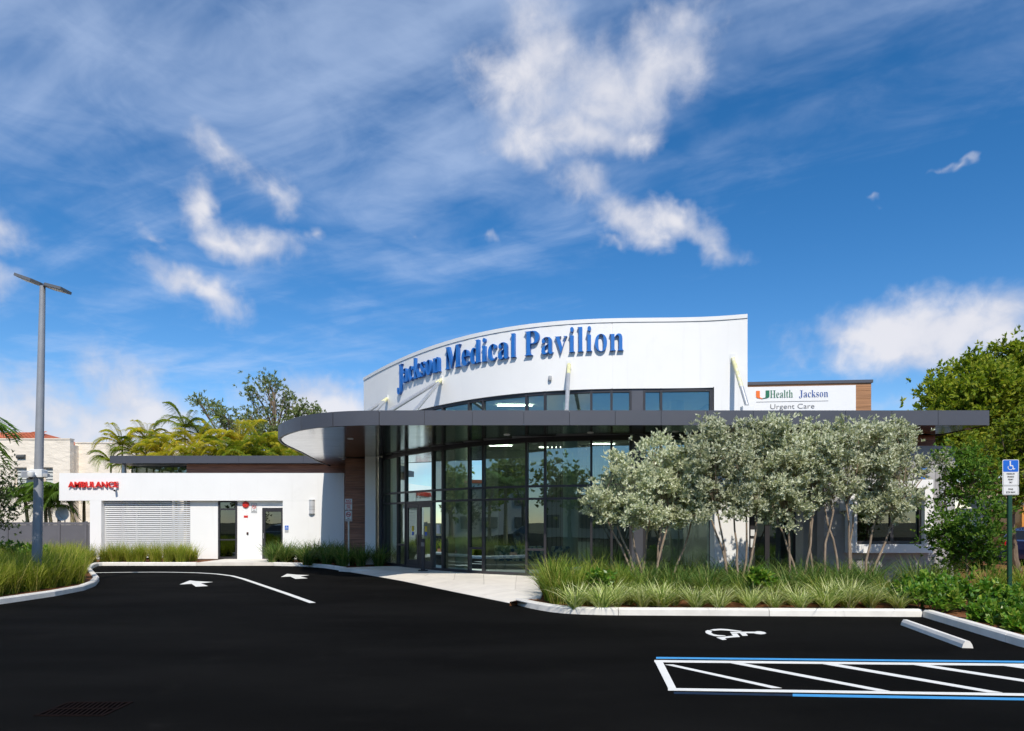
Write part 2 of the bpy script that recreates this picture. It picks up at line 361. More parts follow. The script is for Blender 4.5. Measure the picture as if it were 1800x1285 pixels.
# ---------------------------------------------------------------- ground, road, kerbs, walks
E_right = [(7.55,2.0)]+[tuple(G(*p, ASPH)[:2]) for p in [(1800,1139),(1700,1108.5),(1622,1084.5)]]
E_bedR = [tuple(G(*p, ASPH)[:2]) for p in [(1622,1084.5),(1340,1083),(1066,1081.5),(1001,1079.5),(960,1075),(930,1069),(906,1062.5)]]
E_walk = [tuple(G(*p, ASPH)[:2]) for p in [(906,1062.5),(800,1041),(700,1020),(645,1010.5),(602,1003.5)]]
E_bedM = [tuple(G(*p, ASPH)[:2]) for p in [(602,1003.5),(570,998.6),(530,995.6),(480,994.4)]]
E_door = [tuple(G(*p, ASPH)[:2]) for p in [(480,994.4),(345,994.4)]]
E_bedL = [tuple(G(*p, ASPH)[:2]) for p in [(345,994.4),(174,994.4),(164,998.5),(160,1004),(168,1013),(175,1021),(168,1030),(148,1038),(97,1048),(0,1062.5)]]+[(-11.8,13.3),(-12.8,11.9),(-14.2,11.9),(-15.2,13.0)]
edge = E_right[:-1]+E_bedR[:-1]+E_walk[:-1]+E_bedM[:-1]+E_door[:-1]+E_bedL
struct(MB().add([(-1500,-1500,-.16),(1500,-1500,-.16),(1500,1500,-.16),(-1500,1500,-.16)], [(0,1,2,3)]).build('ground', M['earth']))
struct(MB().add([(-70,-45,ASPH),(70,-45,ASPH),(70,46,ASPH),(-70,46,ASPH)], [(0,1,2,3)]).build('parking_lot', M['asphalt']))
def offset(poly, t):
    out = []
    for i, p in enumerate(poly):
        a = Vector(poly[max(i-1,0)]); b = Vector(poly[min(i+1,len(poly)-1)]); d = (b-a).normalized()
        out.append((p[0]-d.y*t, p[1]+d.x*t))
    return out
def sheet(name, poly, m, z0, z1):
    b = bmesh.new(); vs = [b.verts.new((p[0],p[1],z1)) for p in poly]; f = b.faces.new(vs)
    ex = bmesh.ops.extrude_face_region(b, geom=[f])
    for v in [e for e in ex['geom'] if isinstance(e, bmesh.types.BMVert)]: v.co.z = z0
    bmesh.ops.triangulate(b, faces=[f for f in b.faces if len(f.verts) > 4])
    bmesh.ops.recalc_face_normals(b, faces=b.faces)
    me = bpy.data.meshes.new(name); b.to_mesh(me); b.free(); me.materials.append(m)
    return put(name, me)
def off_in(poly, t): return offset(poly, -t)   # edges run right to left, the land lies to their right hand side
def inset(E): return offset(E, -0.06)
# planting beds
bedR = inset(E_right+E_bedR[1:])+[(-.05,14.9)]+[(.55,15.6),(1.15,20.6),(8.0,20.4),(13.5,20.4),(13.5,30),(30,30),(30,2)]
struct(sheet('planting_bed', bedR, M['mulch'], -.15, -.035))
bedM = inset(E_bedM)+[(-11.2,31.0),(-6.6,31.0),(-4.6,27.6),(-4.45,26.7)]
struct(sheet('planting_bed', bedM, M['mulch'], -.15, -.035))
bedL = inset(E_bedL)+[(-17.8,20),(-25.5,33),(-27,46),(-18.4,46),(-18.4,31.1),(-18.4,31.9),(E_door[1][0],31.9)]
struct(sheet('planting_bed', bedL, M['mulch'], -.15, -.035))
# walks, slab by slab
def slab(poly, parent, zs=None):
    n = len(poly); z = zs or [0.0]*n; b = MB()
    b.add([(p[0],p[1],-.16) for p in poly]+[(p[0],p[1],z[i]) for i, p in enumerate(poly)], [tuple(range(n-1,-1,-1)), tuple(range(n,2*n))]+[(i,(i+1)%n,n+(i+1)%n,n+i) for i in range(n)])
    return b.build('paving_slab', M['concrete'], parent)
wk = struct(put('sidewalk', None, None, (-3,20,0)))
def lerp(a, b, t): return (a[0]+(b[0]-a[0])*t, a[1]+(b[1]-a[1])*t)
def along(P, t):
    L = [0]
    for a, b in zip(P, P[1:]): L.append(L[-1]+math.dist(a, b))
    s = max(0, min(1, t))*L[-1]
    for i in range(len(P)-1):
        if s <= L[i+1]+1e-9: return lerp(P[i], P[i+1], (s-L[i])/max(1e-9, L[i+1]-L[i]))
    return P[-1]
inner = [(1.2,21.3),(.55,22.0),(-.6,22.9),(-1.8,24.0),(-3.0,25.6),(-4.3,26.9),(-6.2,25.6)]
mid = [(.65,15.4),(-.1,17.6),(-1.6,20.0),(-3.6,22.9),(-5.3,24.8),(-6.45,25.4)]
K = 7
def gap(p, q, g=.006): return p
for k in range(K):
    t0, t1 = k/K+.0006, (k+1)/K-.0006
    a, b = along(E_walk, t0), along(E_walk, t1); c, d = along(mid, t1), along(mid, t0)
    slab([a, b, lerp(c, b, .003), lerp(d, a, .003)], wk, [ASPH+.01, ASPH+.01, 0, 0])
    e, f = along(inner, t1), along(inner, t0)
    slab([lerp(d, f, .002), lerp(c, e, .002), e, f], wk)
wk2 = struct(put('sidewalk', None, None, (-11.5,30,0)))
xs = [E_door[1][0], -12.2, -10.9, E_door[0][0]]
for x0, x1 in zip(xs, xs[1:]): slab([(x0+.004,E_door[0][1]),(x1-.004,E_door[0][1]),(x1-.004,31.95),(x0+.004,31.95)], wk2)
# kerbs, cast in lengths
def kerb(path, name='kerb', seg=3.0, w=.17, top=.012):
    root = struct(put(name, None, None, (path[0][0], path[0][1], ASPH)))
    L = sum(math.dist(a, b) for a, b in zip(path, path[1:])); n = max(1, round(L/seg))
    for k in range(n):
        m = 8; pts = [along(path, (k+(i/m))/n) for i in range(m+1)]
        t = .006/ max(L/n, .1); pts[0] = lerp(pts[0], pts[1], t*m); pts[-1] = lerp(pts[-1], pts[-2], t*m)
        prof = [(0,-.14),(0.004,top-.03),(.03,top),(w-.02,top),(w,top-.02),(w,-.14)]
        rings = []
        for (u, z) in prof:
            rings.append([(x, y, z) for x, y in offset(pts, -u)])
        vs = [p for r_ in rings for p in r_]; nn = m+1; fs = []
        for i in range(len(prof)-1):
            for j in range(m): fs.append((i*nn+j, i*nn+j+1, (i+1)*nn+j+1, (i+1)*nn+j))
        fs.append(tuple(i*nn for i in range(len(prof)))); fs.append(tuple(i*nn+m for i in range(len(prof)))[::-1])
        MB().add(vs, fs).build('kerb_stone', M['kerb'], root)
kerb(E_right); kerb(E_bedR); kerb(E_bedM); kerb(E_bedL)
# painted marks
def paint(name, polys, m, z=ASPH+.004):
    b = MB()
    for p in polys: b.prism(p, z-.003, z)
    return struct(b.build(name, m))
def gp(pts): return [tuple(G(x, y, ASPH)[:2]) for x, y in pts]
def z8(pts): return gp([(1000+x/2.25, 960+y/2.25) for x, y in pts])
def z8b(pts): return gp([(x/2.571, 980+y/2.571) for x, y in pts])
def band(pts, w):
    a = offset(pts, w/2); b = offset(pts, -w/2)
    return [[a[i], a[i+1], b[i+1], b[i]] for i in range(len(pts)-1)]
lanepts = z8b([(425,69),(560,67),(700,66),(800,67),(900,69.5),(980,74.5),(1050,83.5),(1100,97),(1150,114),(1300,165),(1412,205)])
struct(paint('lane_line', band([along(lanepts, i/40) for i in range(41)], .14), M['paint_white']))
for pts in ([(812,122),(858,104),(884,107),(962,111),(908,117),(940,129),(885,132),(866,119)],
            [(1270,88),(1298,74),(1340,78),(1398,80),(1358,86),(1390,94),(1335,97),(1312,86)]):
    struct(sheet('lane_arrow', z8b(pts), M['paint_white'], ASPH+.001, ASPH+.004))
def w12(pts): return gp([(1220+x/12.857, 1090+y/12.857) for x, y in pts])
sym = [[(360,228),(430,210),(600,200),(760,210),(900,228),(1080,252),(1040,262),(940,255),(760,238),(600,230),(450,240)],
       [(255,275),(262,250),(310,232),(360,238),(408,256),(388,276),(400,300),(450,325),(540,342),(715,352),(690,360),(570,370),(450,362),(340,330),(275,300)],
       [(810,270),(1380,266),(1420,256),(1500,257),(1590,275),(1635,298),(1590,316),(1500,322),(1400,312),(1340,298),(1170,296),(1215,354),(1095,358),(1030,296),(840,298)],
       [(835,308),(970,306),(1035,382),(860,392),(690,412),(735,442),(640,452),(505,398),(700,376),(885,358)]]
hs_ = struct(put('accessible_symbol', None, None, tuple(w12([(900,300)])[0])+(ASPH+.004,)))
for p in sym:
    o = sheet('symbol_stroke', w12(p), M['paint_white'], ASPH+.001, ASPH+.004); o.parent = hs_; o.location = -WO[hs_.name]
def stripe(a, b, wpx, m, name='stall_line'):
    (x0, y0), (x1, y1) = a, b
    return paint(name, [z8([(x0, y0-wpx/2), (x1, y1-wpx/2), (x1, y1+wpx/2), (x0, y0+wpx/2)])], m)
stripe((345,442.5), (1830,458.5), 6.5, M['paint_blue']); stripe((338,455.5), (1830,470.5), 8, M['paint_white'])
paint('stall_line', [z8([(341,460),(372,460),(424,562),(392,562)])], M['paint_white'])
stripe((392,567), (1830,588.5), 9, M['paint_white']); stripe((885,590), (1830,606.5), 9, M['paint_blue']); stripe((415,581), (884,590), 8, M['paint_old_blue'])
for a, b, c, d in (((380,469),(412,469),(842,562),(800,562)), ((640,463.4),(690,463.9),(1270,574),(1215,573)), ((1005,467),(1062,467.4),(1715,580),(1655,579)),
                   ((1365,470.5),(1425,471),(1830,533),(1830,542)), ((1722,474),(1785,474.6),(1830,481),(1830,489))):
    struct(sheet('stall_line', z8([a, b, c, d]), M['paint_white'], ASPH+.001, ASPH+.0038))
# storm drain grate
dg = G(150,1246,ASPH); t = thing('storm_drain', (dg.x,dg.y,ASPH), 'dark rusty drain grate set in the black asphalt', 'drain')
MB().box((dg.x-.30,dg.y-.22,ASPH-.02),(dg.x+.30,dg.y+.22,ASPH+.002)).build('pit', M['pit'], t)
fr = MB()
for a, b in (((-.335,-.255),(.335,-.22)),((-.335,.22),(.335,.255)),((-.335,-.22),(-.30,.22)),((.30,-.22),(.335,.22)),((-.30,-.018),(.30,.018))):
    fr.box((dg.x+a[0],dg.y+a[1],ASPH-.01),(dg.x+b[0],dg.y+b[1],ASPH+.007))
fr.build('grate_frame', M['rust'], t)
bar = MB().box((-.012,-.098,0),(.012,.098,.0055)).mesh('bar', M['rust'])
for i in range(12):
    for sy in (-.12,.12): put('bar', bar, t, (dg.x-.265+i*.048, dg.y+sy, ASPH+.001), (0,0,.2))
# wheel stop
a = G(1583,1099,ASPH); b = G(1691,1139.5,ASPH); dirv = (b-a).normalized(); nrm = Vector((-dirv.y, dirv.x, 0)); nrm = nrm if nrm.x > 0 else -nrm
w = MB(); prof = [(0,0),(.015,.055),(.045,.10),(.105,.10),(.135,.055),(.15,0)]
w.extr(prof, a+Vector((0,0,.004)), nrm, (0,0,1), dirv, (b-a).length)
tag(w.build('wheel_stop', M['kerb']), 'long concrete wheel stop lying at the head of the accessible stall', 'wheel stop')

# ---------------------------------------------------------------- medical building
DR = 20.7; ZT = Z(555.3, DR)
toppx = [(642.9,664.2),(685.4,642.4),(735.5,621.7),(781.3,601),(837.9,586.2),(903.3,574.9),(1000,567),(1075.5,562.9),(1178,559.2),(1254,556.3),(1312,555.3)]
raw = []
for x, y in toppx:
    d = (ZT-EYE)*F/(HZ-y); raw.append((X(x, d), d))
def smooth_curve(P, n):
    """Catmull-Rom through P, n points evenly spaced"""
    out = []
    for i in range(len(P)-1):
        p0 = P[max(i-1,0)]; p1 = P[i]; p2 = P[i+1]; p3 = P[min(i+2,len(P)-1)]
        for k in range(12):
            t = k/12
            out.append(tuple(.5*((2*p1[j])+(-p0[j]+p2[j])*t+(2*p0[j]-5*p1[j]+4*p2[j]-p3[j])*t*t+(-p0[j]+3*p1[j]-3*p2[j]+p3[j])*t**3) for j in (0,1)))
    out.append(P[-1])
    return [along(out, i/(n-1)) for i in range(n)]
# smooth the traced points with a quartic before using them
ax = np.array([p[0] for p in raw]); ay = np.array([p[1] for p in raw])
pf = np.polyfit(ax, ay, 4); raw = [(float(x), float(np.polyval(pf, x))) for x in np.linspace(ax[0], ax[-1], 15)]
WALL = smooth_curve(raw, 97)     # left to right
def wall_at_px(px, off=0.0):
    """point of the wall curve seen at picture column px, as parameter t"""
    lo, hi = 0.0, 1.0
    for _ in range(40):
        m_ = (lo+hi)/2; p = along(WALL, m_)
        if CX+p[0]/p[1]*F < px: lo = m_
        else: hi = m_
    return lo
def wall_frame(t, out=0.0):
    a = Vector(along(WALL, t-.004)); b = Vector(along(WALL, t+.004)); d = (b-a).normalized()
    p = Vector(along(WALL, t)); n = Vector((d.y, -d.x))          # n looks out at the street
    p = p+n*out
    return p, d, n
bld = thing('medical_building', (0,24,0), 'white and brown one storey clinic with curved glass front under dark canopy', 'building')
def curved_wall(name, t0, t1, z0, z1, o0, o1, m, parent, n=24):
    vs = []; fs = []
    for i in range(n+1):
        t = t0+(t1-t0)*i/n
        p, d, nn = wall_frame(t, o1); q, _, _ = wall_frame(t, o0)
        vs += [(p.x,p.y,z0),(p.x,p.y,z1),(q.x,q.y,z1),(q.x,q.y,z0)]
    for i in range(n):
        a = i*4; b = a+4
        for k in range(4): fs.append((a+k, a+(k+1)%4, b+(k+1)%4, b+k))
    fs += [(0,1,2,3), (n*4+3,n*4+2,n*4+1,n*4)]
    return MB().add(vs, fs).build(name, m, parent, True)
ZH = 5.80      # head of the high windows
T1, T2 = wall_at_px(1075.5), wall_at_px(1254)
for t0, t1 in ((0,T1-.0007),(T1+.0007,T2-.0007),(T2+.0007,1)):
    curved_wall('wall_panel', t0, t1, ZH if t1 < .99 else 0.0, ZT-.13, -.25, .10, M['stucco'], bld, 30)
curved_wall('joint_backing', 0.002, .998, ZH+.02, ZT-.14, -.30, .088, M['stucco'], bld)
curved_wall('coping', 0, 1, ZT-.122, ZT, -.3, .125, M['coping'], bld, 40)
P0 = Vector(along(WALL, 0)); P1 = Vector(along(WALL, 1))
curved_wall('wall_end', 0, wall_at_px(664), 4.76, ZH-.004, -.25, .10, M['stucco'], bld, 4)
# the white wall comes down at the left: below the slanting head line only wall shows
MB().box((P0.x-.0,P0.y+.25,4.76),(P0.x+.3,44,ZT-.01)).build('side_wall', M['stucco'], bld)
MB().box((P1.x-.3,P1.y+.25,0),(P1.x-.002,44,ZT-.01)).build('side_wall', M['stucco'], bld)
MB().box((P0.x+.3,43.7,0),(P1.x-.3,44,ZT-.01)).build('back_wall', M['stucco'], bld)
MB().prism([along(WALL, i/20) for i in range(0,21)][::1]+[(P1.x-.3,43.7),(P0.x+.3,43.7)], ZT-.6, ZT-.4).build('roof_deck', M['coping'], bld)

# curtain wall: frame bars and panes
mull = [675.3,700.2,714.1,761.9,779.3,825.4,850.3,926.2,958.6,1039.5,1074.8,1108,1132,1161.6,1250]
tm = [wall_at_px(x) for x in mull]
cw = put('curtain_wall', None, bld, (0,22,0)); 
GZ = 0.02
def bar_v(t, w, z0, z1, m=M['frame'], o0=-.09, o1=.06):
    p, d, n = wall_frame(t); b = MB()
    c = [p-d*w/2+n*o1, p+d*w/2+n*o1, p+d*w/2+n*o0, p-d*w/2+n*o0]
    b.prism([(q.x,q.y) for q in c], z0, z1); return b.build('mullion', m, cw)
def bar_h(t0, t1, z, h, o0=-.08, o1=.052):
    p, d0, n0 = wall_frame(t0); q, d1, n1 = wall_frame(t1)
    d = (q-p).normalized(); n = Vector((d.y,-d.x)); a = p+d*.03; e = q-d*.03
    b = MB(); b.prism([tuple(a+n*o1),tuple(e+n*o1),tuple(e+n*o0),tuple(a+n*o0)], z, z+h); return b.build('transom', M['frame'], cw)
def pane(t0, t1, z0, z1, m=M['glass'], o=-.012):
    p, _, _ = wall_frame(t0); q, _, _ = wall_frame(t1); d = (q-p).normalized(); n = Vector((d.y,-d.x))
    a = p+d*.033+n*o; e = q-d*.033+n*o
    # a single light of glass, front face only counts optically; edges sit in the frame
    b = MB(); b.add([(a.x,a.y,z0),(e.x,e.y,z0),(e.x,e.y,z1),(a.x,a.y,z1)], [(0,1,2,3)])
    return b.build('pane', m, cw)
for i, t in enumerate(tm): bar_v(t, .07 if i not in (0,14) else .10, 0, ZH)
zt1, zt2, zh = 2.62, 2.96, 4.33       # transoms, soffit line
def zrow(px, y): return Z(y, along(WALL, wall_at_px(px))[1])
zt1 = zrow(851, 878.5); zt2 = zrow(851, 857.5)
for i in range(len(tm)-1):
    t0, t1 = tm[i], tm[i+1]
    if i == 11:      # solid post
        p, d, n = wall_frame((t0+t1)/2); q0, _, _ = wall_frame(t0); q1, _, _ = wall_frame(t1)
        b = MB(); b.prism([tuple(q0+n*.05),tuple(q1+n*.05),tuple(q1-n*.2),tuple(q0-n*.2)], 0, ZH-.01); b.build('post_cover', M['dark_metal'], cw); continue
    door = i == 2
    rows = [(GZ, None)]
    bar_h(t0, t1, 0, .09)
    low = i in (1,5,7,6) and i != 6
    zs = [.09]
    if i in (1,5,7): 
        zl = .80; bar_h(t0, t1, zl, .07); zs += [zl]
    zs += [zt1, zt2, zh-.05, ZH-.10]
    for z in (zt1, zt2): bar_h(t0, t1, z-.035, .07)
    bar_h(t0, t1, zh-.10, .16); bar_h(t0, t1, ZH-.10, .09)
    for k in range(len(zs)-1):
        z0, z1 = zs[k]+(.035 if k else 0), zs[k+1]-.035
        if zs[k] == .80: z0 = .87
        if zs[k+1] == .80: z1 = .80
        if zs[k] == zh-.05: z0 = zh+.06
        if zs[k+1] == zh-.05: z1 = zh-.10
        if zs[k+1] == ZH-.10: z1 = ZH-.10
        if door and k == 0: continue
        pane(t0, t1, z0, z1)
# double doors
p, _, _ = wall_frame(tm[2]); q, _, _ = wall_frame(tm[3]); d = (q-p).normalized(); n = Vector((d.y,-d.x)); Wd = (q-p).length
leafs = []
for k in (0, 1):
    dr = put('door', None, bld, (p.x, p.y, 0)); a = p+d*(.04+k*(Wd/2-.035)); wl = Wd/2-.05; zt = zt1-.04
    b = MB()
    def rect(u0, u1, z0, z1, o0=-.03, o1=.03): b.prism([tuple(a+d*u0+n*o1),tuple(a+d*u1+n*o1),tuple(a+d*u1+n*o0),tuple(a+d*u0+n*o0)], z0, z1)
    rect(0,.13,.012,zt); rect(wl-.13,wl,.012,zt); rect(.13,wl-.13,.012,.30); rect(.13,wl-.13,zt-.16,zt)
    b.build('door_frame', M['frame'], dr)
    g0, g1 = a+d*.13, a+d*(wl-.13)
    MB().add([(g0.x,g0.y,.30),(g1.x,g1.y,.30),(g1.x,g1.y,zt-.16),(g0.x,g0.y,zt-.16)], [(0,1,2,3)]).build('pane', M['glass'], dr)
    u = wl-.09 if k == 0 else .09; h0 = a+d*u+n*.085
    MB().tube([(h0.x,h0.y,.85),(h0.x,h0.y,1.25)], .016, 8).build('handle', M['black'], dr)
    hb = a+d*(u+.0)+n*.035
    s0 = a+d*(wl*.5)+n*.004
    M.setdefault('sticker', mat('sticker', (.80,.58,.02), .5)); 
    MB().prism([tuple(s0-d*.075+n*.004),tuple(s0+d*.075+n*.004),tuple(s0+d*.075),tuple(s0-d*.075)], 1.36, 1.56).build('sticker', M['sticker'], dr)
    MB().prism([tuple(s0-d*.06+n*.004),tuple(s0+d*.06+n*.004),tuple(s0+d*.06),tuple(s0-d*.06)], 1.22, 1.345).build('notice', M['ada_blue'], dr)
# the notice taped beside the doors
p, d, n = wall_frame((tm[3]+tm[4])/2, .002)
MB().prism([tuple(p-d*.10+n*.004),tuple(p+d*.10+n*.004),tuple(p+d*.10),tuple(p-d*.10)], 1.30, 1.62).build('notice', M['sign_white'], bld)
# white end column
cp = Q(651,900,27.6)
MB().bbox((X(642.5,27.6),27.5,0),(X(661,27.6),28.0,4.35),.008).build('end_column', M['stucco'], bld)
pe, de, ne = wall_frame(tm[0])
MB().prism([(X(663,27.3),27.55),tuple(pe-de*.05),tuple(pe-de*.05-ne*.3),(X(663,27.3),28.0)], 0, 4.34).build('end_panel', M['dark_metal'], bld)

lw_ = put('link_wall', None, bld, (-6.3,28.1,0))
for i in range(18): MB().box((X(645,32.3),28.05,i*.24+.004),(X(642.5,27.6)-.004,28.2,min((i+1)*.24,4.34)-.004)).build('board', M['wood'], lw_)
MB().box((X(645,32.3)+.01,28.2,0),(X(642.5,27.6)-.006,28.28,4.34)).build('board_backing', M['interior_dark'], lw_)
MB().box((P0.x,29.8,0),(P0.x+.28,44,4.75)).build('side_wall', M['stucco'], bld)
# canopy
ZS, ZC = 4.35, 4.74
front = [tuple(G(0,0,0))] and []
def soff(px, py): d = (ZS-EYE)*F/(HZ-py); return (X(px, d), d)
DF = soff(900,747)[1]
curvep = [(-8.55,32.2),soff(560,811),soff(530,795),soff(504,783),soff(495,777),soff(491.6,770.7),soff(501,765),soff(522,758),soff(548,753.2),soff(580,749.8),soff(620,747.8),(X(667.5,DF),DF)]
cv = smooth_curve(curvep, 60)
XR = X(1737, DF)
can = put('canopy', None, bld, (2,22,ZS))
Eg = cv+[(XR,DF),(XR,20.9)]
struct_top = [(p[0],p[1]) for p in offset(cv, .03)]
MB().prism([(p[0],p[1]) for p in cv]+[(XR-.02,DF+.02),(XR-.02,20.9),(7.2,21.2),(7.2,22.0)]+[along(WALL, 1-i/30) for i in range(2,31)]+[(-6.2,32.0)], ZS+.03, ZC-.03).build('canopy_core', M['dark_metal'], can)
# fascia panels
def fascia(pts, parent, z0, z1, th=.05, m=M['dark_metal'], sign=1):
    a = pts; b_ = offset(pts, th*sign); nn = len(a); vs = []; fs = []
    for p, q in zip(a, b_): vs += [(p[0],p[1],z0),(p[0],p[1],z1),(q[0],q[1],z1),(q[0],q[1],z0)]
    for i in range(nn-1):
        s0 = i*4; s1 = s0+4
        for k in range(4): fs.append((s0+k, s0+(k+1)%4, s1+(k+1)%4, s1+k))
    fs += [(0,1,2,3),(nn*4-1,nn*4-2,nn*4-3,nn*4-4)]
    return MB().add(vs, fs).build('fascia_panel', m, parent, True)
cuts = [0,.16,.30,.42,.54,.65,.74,.83,.915,1.0]
for c0, c1 in zip(cuts, cuts[1:]):
    fascia([along(cv, c0+.0006+(c1-c0-.0012)*i/8) for i in range(9)], can, ZS-.012, ZC, .05, M['dark_metal'], -1)
xs = [667.5,746.4,830.4,920.7,1000.7,1081,1161.6,1242.6,1323,1404.5,1485,1566,1647,1737]
for x0, x1 in zip(xs, xs[1:]):
    fascia([(X(x0,DF)+.005,DF),(X(x1,DF)-.005,DF)], can, ZS-.012, ZC, .05, M['dark_metal'], -1)
fascia([(XR,DF+.05),(XR,20.9)], can, ZS-.012, ZC, .05, M['dark_metal'], -1)
# soffit planks: long metal strips running away from the street
def inside_strip(y0, y1):
    """left limit of the soffit between y0 and y1"""
    ym = (y0+y1)/2
    c = [p for p in cv]
    best = None
    for a, b in zip(c, c[1:]):
        for (u, v) in ((a, b),):
            if (u[1]-ym)*(v[1]-ym) <= 0 and u[1] != v[1]:
                t = (ym-u[1])/(v[1]-u[1]); x = u[0]+(v[0]-u[0])*t
                best = x if best is None else min(best, x)
    return best
y = DF+.03; k = 0
while y < 32.0:
    y1 = min(y+.60, 32.1); xl = inside_strip(y, y1)
    if xl is None: xl = -8.4
    def lim(yy):
        v = inside_strip(yy-.001, yy+.001); return xl if v is None else v
    # right limit: outer face of curved wall, else the canopy end
    xr = XR-.05
    if y1 > 20.9:
        xs_ = [p[0] for p in WALL if abs(p[1]-y1) < .35]
        xr = min(xs_)-.05 if xs_ else (7.0 if y1 < 21.2 else -6.0)
        if y1 > 28.5: xr = -6.0
    l0, l1 = lim(y+.003)+.055, lim(y1-.003)+.055
    b = MB(); b.prism([(l0,y+.003),(xr,y+.003),(xr,y1-.003),(l1,y1-.003)], ZS, ZS+.025)
    b.build('soffit_panel', M['soffit'], can); y = y1; k += 1
dl = MB().lathe([(.0,-.012),(.085,-.012),(.10,0),(.10,.02),(0,.02)], n=16).mesh('downlight', M['lens'], True)
for x, y_ in ((1702,754),(616,771.2),(605,807),(891,764),(1038,760.5),(1188,758.5),(600,804)):
    x_, yy = soff(x, y_); put('downlight', dl, can, (x_,yy,ZS-.006))
# hangers from wall to canopy
def hanger(wp, out, ends, m_split):
    t = wall_at_px(wp[0]); p, d, n = wall_frame(t, .12); z = Z(wp[1], p.y); a = Vector((p.x,p.y,z))
    hg = put('hanger', None, bld, a)
    for (ex, ey, ed) in ends:
        e = Vector((X(ex, ed), ed, max(Z(ey, ed), ZC+.06))); m_ = a.lerp(e, m_split)
        MB().tube([a, m_], .062, 12).build('painted_tube', M['primer'], hg, True)
        MB().tube([m_, e], .060, 12).build('tube', M['galv'], hg, True)
        MB().bbox((e.x-.16,e.y-.12,ZC-.02),(e.x+.16,e.y+.12,e.z-.02),.01).build('base_plate', M['coping'], hg)
    b = MB(); b.prism([tuple(p-d*.08+n*.0),tuple(p+d*.08+n*.0),tuple(p+d*.08-n*.05),tuple(p-d*.08-n*.05)], z-.14, z+.14); b.build('wall_plate', M['coping'], hg)
hanger((685,701), 0, [(641,727,24.0),(656,727,24.3)], .25)
hanger((780,668), 0, [(680,726,20.6),(728,724,20.2)], .12)
hanger((1001,641), 0, [(996,722,19.6)], .22)
hanger((1288,630), 0, [(1313,713,19.7)], .62)

# interior
inn = put('interior', None, bld, (0,26,0))
MB().prism([tuple(wall_frame(i/30,-.12)[0]) for i in range(1,30)]+[(6.7,38),(-6,38)], .006, .012).build('floor', M['interior_floor'], inn)
MB().prism([tuple(wall_frame(i/30,-.30)[0]) for i in range(1,30)]+[(6.7,38),(-6,38)], 5.72, 5.78).build('ceiling', M['interior_column'], inn)
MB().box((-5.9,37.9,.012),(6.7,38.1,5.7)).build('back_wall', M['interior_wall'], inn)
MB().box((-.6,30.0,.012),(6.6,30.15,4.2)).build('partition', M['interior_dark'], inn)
for i in range(14):
    x0 = 1.35+i*.16; MB().box((x0,25.5,.012),(x0+.13,25.54,4.6)).build('screen_slat', M['stone'], inn)
for px, dd, r_ in ((811,24.3,.22),(1003,22.8,.25),(1190,22.6,.22)):
    MB().lathe([(r_,0),(r_,5.7)], (X(px,dd),dd,.012), 24).build('column', M['interior_column'], inn, True)
for px, py in ((880,783),(892,800),(968,786),(905,712),(945,695),(1052,697),(840,792),(1120,770),(1195,765),(760,785),(1000,800),(930,770),(1060,780)):
    dd = (5.70-EYE)*F/(HZ-py)
    if dd < 36.5 and dd > along(WALL, wall_at_px(px))[1]+.9: MB().box((X(px,dd)-.6,dd-.04,5.67),(X(px,dd)+.6,dd+.04,5.70)).build('strip_light', M['lamp'], inn)
for i, x in enumerate((-1.6,.3,2.4,4.6)):  # extra strips on an invented grid, added to brighten the lobby
    for j, y_ in enumerate((25.2,27.6,30.0)):
        x_ = x+(.6 if j % 2 else 0); dd = Vector((.5,.85))*.62; nn = Vector((.85,-.5))*.05
        c_ = Vector((x_, y_+(1.2 if x < -1 else 0)))
        MB().prism([tuple(c_-dd-nn),tuple(c_+dd-nn),tuple(c_+dd+nn),tuple(c_-dd+nn)], 5.675, 5.70).build('strip_light', M['lamp'], inn)
M['fabric'] = None
m, g, b_ = base('fabric'); geo = g.n('ShaderNodeNewGeometry'); vo = g.n('ShaderNodeTexVoronoi'); g.put(vo.inputs[0], geo.outputs['Position']); vo.inputs['Scale'].default_value = 11
cr = g.n('ShaderNodeValToRGB'); cr.color_ramp.interpolation = 'CONSTANT'; g.put(cr.inputs[0], g.n('ShaderNodeSeparateColor').outputs[0])
sp = g.nt.nodes[-1]; g.put(sp.inputs[0], vo.outputs['Color']); e = cr.color_ramp.elements
e[0].color = (.07,.16,.30,1); e[1].position = .35; e[1].color = (.75,.74,.60,1); x = e.new(.6); x.color = (.16,.28,.38,1); x = e.new(.8); x.color = (.80,.84,.82,1)
g.put(b_.inputs['Base Color'], cr.outputs[0]); b_.inputs['Roughness'].default_value = .9; M['fabric'] = m
def bench(cx, y, w, label):
    t = thing('lobby_chair', (cx,y,.012), label, 'chair')
    MB().bbox((cx-w/2,y+.05,.40),(cx+w/2,y+.60,.48),.03).build('seat', M['fabric'], t)
    MB().bbox((cx-w/2,y-.03,.50),(cx+w/2,y+.06,.92),.03).build('backrest', M['fabric'], t)
    for sx in (-1,1):
        for yy in (y,y+.55): MB().tube([(cx+sx*(w/2-.04),yy,.012),(cx+sx*(w/2-.06),yy,.50 if yy == y else .42)], .014, 6).build('leg', M['galv'], t)
bench(X(880,22.9), 22.9, .42, 'patterned lobby chair behind the glass, left of the wide bench')
bench(X(905,22.8)+.08, 22.8, .95, 'wide patterned lobby bench seen through the curved glass front')
bench(X(943,22.4)+.05, 22.4, .60, 'patterned lobby chair behind the glass, right of the wide bench')
bench(X(985,22.2), 22.2, .60, 'patterned lobby chair behind the glass next to the tall grass')

